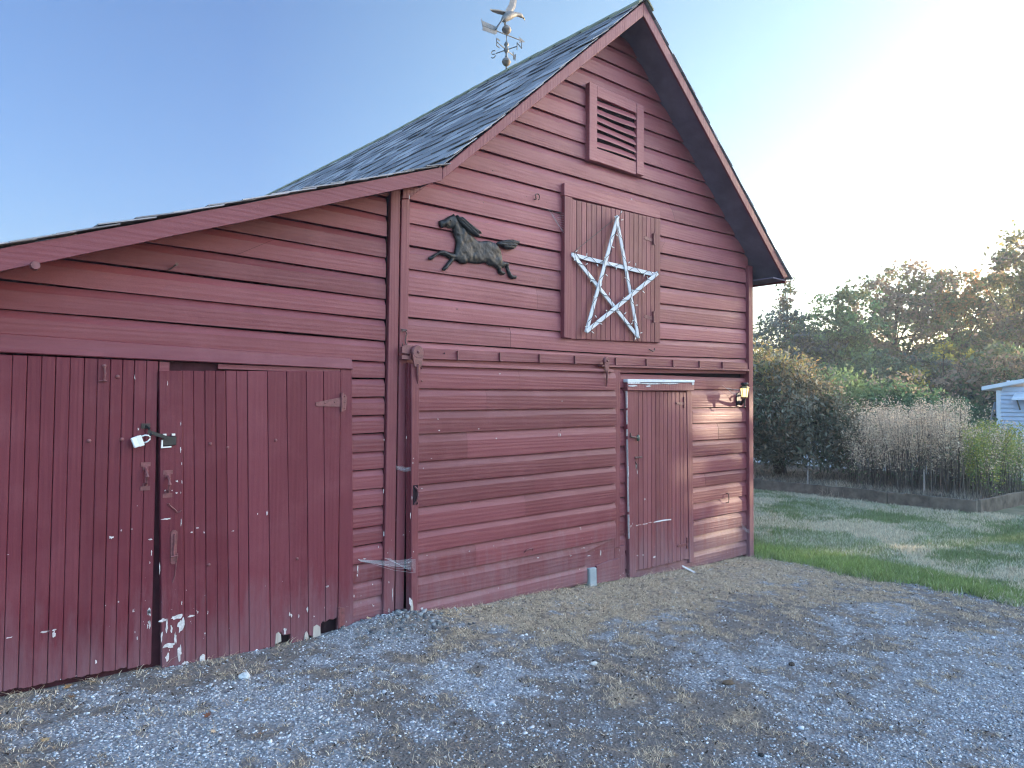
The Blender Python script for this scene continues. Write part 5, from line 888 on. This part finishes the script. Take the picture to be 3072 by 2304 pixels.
# tall dry weeds in the bed
def weeds():
    V = []; F = []; Cc_ = []; nv = 0; leafc = []; lsz = []; lcol = []
    n = 1300; x = RNG.uniform(14.7, 18.4, n); y = RNG.uniform(-.75, 4.4, n); k = ((y+4.62)/x < .445) & (y > -.55-.02*(x-14.7)); x, y = x[k], y[k]
    for i in range(len(x)):
        gold = ((y[i]+4.62)/x[i] < .300 and RNG.random() < .75); h = (RNG.uniform(1.25, 1.8) if RNG.random() < .7 else RNG.uniform(.6, 1.3))*(.85+.25*vnoise(x[i]*.9, y[i]*.9))*(.76 if (y[i]+4.62)/x[i] < .31 else 1); lx, ly = RNG.normal(0, .09+.12*(RNG.random() < .25), 2)*h; z = float(gz(x[i], y[i])); w = RNG.uniform(.004, .010)
        P = [(x[i], y[i], z-.02), (x[i]+lx*.3, y[i]+ly*.3, z+h*.5), (x[i]+lx, y[i]+ly, z+h)]; ca = np.array([(.16, .125, .105), (.26, .21, .175), (.12, .095, .085), (.36, .30, .25)][RNG.integers(0, 4)])
        for j, p in enumerate(P):
            ww = w*(1, .8, .35)[j]
            for t in range(3): V.append((p[0]+ww*math.cos(2.1*t), p[1]+ww*math.sin(2.1*t), p[2]))
        for j in range(2):
            for t in range(3): a = nv+3*j+t; b2 = nv+3*j+(t+1) % 3; F.append((a, b2, b2+3)); F.append((a, b2+3, a+3)); Cc_ += [ca, ca]
        nv += 9
        
        m = 84; t = 1-.45*RNG.random(m)**1.4; q = np.stack([x[i]+lx*t, y[i]+ly*t, z+h*t], 1)+RNG.normal(0, 1, (m, 3))*np.array([.085, .085, .05])*(1.25-t*.5)[:, None]
        leafc.append(q); lsz.append(RNG.uniform(.02, .055, m)); pal = np.array([(.85, .68, .50), (.76, .59, .43), (.86, .73, .56), (.56, .43, .31)]); cc = pal[RNG.integers(0, 4, m)]
        if gold:
            pal = np.array([(.50, .46, .10), (.36, .40, .12), (.24, .32, .11)]); cc = pal[RNG.integers(0, 3, m)]
            m2 = 36; t = RNG.uniform(.3, .95, m2); leafc.append(np.stack([x[i]+lx*t, y[i]+ly*t, z+h*t], 1)+RNG.normal(0, .07, (m2, 3))); lsz.append(RNG.uniform(.03, .055, m2)); lcol.append(cc); cc = np.array([(.24, .33, .12), (.19, .26, .10), (.36, .38, .13)])[RNG.integers(0, 3, m2)]
        elif RNG.random() < .35:
            m2 = 26; t = RNG.uniform(.15, .75, m2); leafc.append(np.stack([x[i]+lx*t, y[i]+ly*t, z+h*t], 1)+RNG.normal(0, .06, (m2, 3))); lsz.append(RNG.uniform(.03, .07, m2)); lcol.append(cc); cc = np.array([(.20, .17, .13), (.20, .25, .13), (.15, .13, .11)])[RNG.integers(0, 3, m2)]
        lcol.append(cc)
    c = np.concatenate(leafc); LV, LF_ = leaf_quads(c, np.concatenate(lsz), .5, .1); col = np.concatenate(lcol)*RNG.uniform(.75, 1.2, (len(c), 1))
    V = np.concatenate([np.array(V), LV]); F = np.concatenate([np.array(F), LF_+nv]); col = np.concatenate([np.array(Cc_), np.repeat(col, 2, 0)])
    tag(bulk('tall_weeds', V, F, M['leaf'], col=col), kind='stuff')
weeds()
x = RNG.uniform(14.25, 18, 26000); y = RNG.uniform(-.6, 6, 26000); n = len(x)
blades('bed_litter', x, y, RNG.uniform(.03, .14, n), RNG.uniform(.004, .009, n), RNG.uniform(.3, 1.0, n), np.array([(.42, .35, .27), (.25, .20, .16), (.14, .115, .10), (.50, .43, .34)])[RNG.integers(0, 4, n)]*RNG.uniform(.7, 1.1, (n, 1)))
x = RNG.normal(14.2, .16, 400); y = RNG.normal(1.95, .14, 400); blades('hanging_straw', x, y, RNG.uniform(.1, .3, 400), RNG.uniform(.003, .006, 400), RNG.uniform(.6, 1.1, 400), STRAW[RNG.integers(0, 5, 400)])
# ------------------------------------------------------------------ white fence and shed
FN = thing('white_fence', 'white picket fence showing through the trunks behind the bush and weeds', 'fence', (19.6, 4, -.1))
fa, fb = Vector((19.0, 9.0, 0)), Vector((20.6, .2, 0)); L = (fb-fa).length; d = (fb-fa)/L; nn = Vector((d.y, -d.x, 0)); b = MB(); k = 0.
while k < L:
    c = fa+d*k; h = 1.12+random.uniform(-.02, .02); pts = [c-d*.04, c+d*.04]
    v = []
    for s in (0, .02):
        v += [pts[0]+nn*s+EZ*-.12, pts[1]+nn*s+EZ*-.12, pts[1]+nn*s+EZ*(h-.06), c+nn*s+EZ*h, pts[0]+nn*s+EZ*(h-.06)]
    b.add(v, [(0, 1, 2, 3, 4), (9, 8, 7, 6, 5)]+[(i, i+5, (i+1) % 5+5, (i+1) % 5) for i in range(5)]); k += .125
b.build('picket_panel', M['fence'], FN)
for z in (.2, .85):
    b = MB(); v = []
    for s, zz in ((-.005, z), (-.045, z), (-.045, z+.08), (-.005, z+.08)): v += [fa+nn*s+EZ*zz, fb+nn*s+EZ*zz]
    b.add(v, [(0, 1, 3, 2), (2, 3, 5, 4), (4, 5, 7, 6), (6, 7, 1, 0)]); b.build('rail', M['fence'], FN)
for k in np.arange(0, L, 2.2): c = fa+d*k-nn*.09; b = MB(); b.box(c.x-.045, c.x+.045, c.y-.045, c.y+.045, -.2, 1.15); b.build('post', M['fence'], FN)
SH = thing('white_shed', 'pale blue-white sided shed with a flat white roof edge at the right', 'shed', (27, 0, -.15))
b = MB()
def sroof(y): return 2.27+.20*(2.25-y)
for k in range(30):
    z = -.2+k*.125; z1 = z+.125
    if z > 3.2: break
    yl = 2.05; yr = -2.6
    yy = yl if z1 < sroof(2.05)-.03 else 2.25-(z1+.03-2.27)/.20
    if yy < yr+.1: break
    b.add([(24.955, yy, z), (24.955, yr, z), (25.0, yr, z1), (25.0, yy, z1), (25.02, yy, z), (25.02, yr, z)], [(0, 1, 2, 3), (4, 5, 1, 0)], .5)
for k in range(28): z = -.2+k*.082; b.add([(25.0, 2.065, z), (29, 2.065, z), (29, 2.05, z+.082), (25, 2.05, z+.082)], [(1, 0, 3, 2)], .5)
b.box(25.03, 29, -2.6, 2.04, -.2, 2.2, .5); b.build('wall', M['shedwall'], SH)
b = MB(); b.box(24.94, 25.02, 1.98, 2.09, -.2, 2.20, .5); b.build('corner_board', M['shedroof'], SH)
b = MB(); b.hexa([(24.75, 2.42, 2.19), (24.75, -2.8, 3.24), (29.2, -2.8, 3.24), (29.2, 2.42, 2.19), (24.75, 2.42, 2.31), (24.75, -2.8, 3.36), (29.2, -2.8, 3.36), (29.2, 2.42, 2.31)], .5); RF = b.build('roof', M['shedroof'], SH, .01)
for y_ in (1.93, 2.05): b = MB(); b.tube([(26.0, y_, 2.3), (26.0, y_, 2.52)], .045, 10); b.build('vent_pipe', M['shedroof'], RF)
b = MB(); b.hexa([(24.62, 1.62, 1.90), (24.62, .1, 1.90), (24.99, .1, 1.98), (24.99, 1.62, 1.98), (24.62, 1.62, 1.95), (24.62, .1, 1.95), (24.99, .1, 2.12), (24.99, 1.62, 2.12)], .5); b.build('awning', M['shedroof'], SH)
for y_ in (1.5,): b = MB(); b.tube([(24.97, y_, 1.62), (24.66, y_, 1.91)], .02, 6); b.build('awning_bracket', M['wood'], SH)
b = MB(); b.box(24.96, 24.985, .2, 1.25, .7, 1.86, .5); WN = b.build('window', M['shedroof'], SH); b = MB(); b.box(24.95, 24.961, .28, 1.17, .78, 1.80); b.build('pane', M['black'], WN)
b = MB(); b.hexa([(24.7, 2.5, -.15), (24.75, 2.5, -.15), (24.98, 2.15, 1.85), (24.95, 2.15, 1.85), (25.4, 2.5, -.15), (25.45, 2.5, -.15), (25.4, 2.15, 1.85), (25.35, 2.15, 1.85)], .5); b.build('leaning_panel', M['shedroof'], SH)
# ------------------------------------------------------------------ unseen leaves added past the right edge, shaped to block the low sun
def sun_blocker():
    al = np.array([math.cos(SUN_AZ), -math.sin(SUN_AZ)]); pe = np.array([math.sin(SUN_AZ), math.cos(SUN_AZ)])
    def vol(n, L, u, z): return np.stack([RNG.uniform(*L, n), RNG.uniform(*u, n), RNG.uniform(*z, n)], 1)
    P = np.concatenate([vol(26000, (27, 32), (-10, 2.06), (-.3, 9.5)), vol(1600, (27, 31), (1.2, 2.08), (1, 8)), vol(60, (27, 30), (2.0, 2.7), (2.2, 5.1)), vol(1500, (28, 30), (2.0, 2.9), (4.30, 9)), vol(1500, (28, 30), (2.66, 3.3), (0, 9)), vol(5200, (28, 31), (3.1, 6.0), (0, 5.8))])
    r_ = RNG.random(len(P)); k = ~((P[:, 1] > 2.36) & (P[:, 1] < 2.62) & (P[:, 2] > 5.02) & (P[:, 2] < 5.26) & (r_ < .75)) & ~((P[:, 1] > 2.24) & (P[:, 1] < 2.64) & (P[:, 2] > 3.65) & (P[:, 2] < 4.28) & (r_ < .93)); P = P[k]  # gaps cut so sun reaches the lantern and a wall patch
    c = np.stack([P[:, 0]*al[0]+P[:, 1]*pe[0], P[:, 0]*al[1]+P[:, 1]*pe[1], P[:, 2]], 1); V, f = leaf_quads(c, RNG.uniform(.25, .5, len(c)), .8)
    col = np.array(MIDG+DKG)[RNG.integers(0, 8, len(c))]; tag(bulk('wood', V, f, M['leaf'], col=np.repeat(col, 2, 0)), kind='stuff')
sun_blocker()
# ------------------------------------------------------------------ thin haze volume added to lift the dark trees like lens flare
b = MB(); b.box(-80, 140, -80, 140, -1.6, 12.5); hz_ = b.build('haze', bpy.data.materials.new('haze_air'), None); tag(hz_, kind='stuff')
hm = hz_.data.materials[0]; hm.use_nodes = True; hm.node_tree.nodes.clear(); ho = hm.node_tree.nodes.new('ShaderNodeOutputMaterial'); hv = hm.node_tree.nodes.new('ShaderNodeVolumePrincipled')
hv.inputs['Color'].default_value = (.92, .95, 1, 1); hv.inputs['Density'].default_value = .0021; hv.inputs['Anisotropy'].default_value = .3; hm.node_tree.links.new(hv.outputs[0], ho.inputs['Volume'])
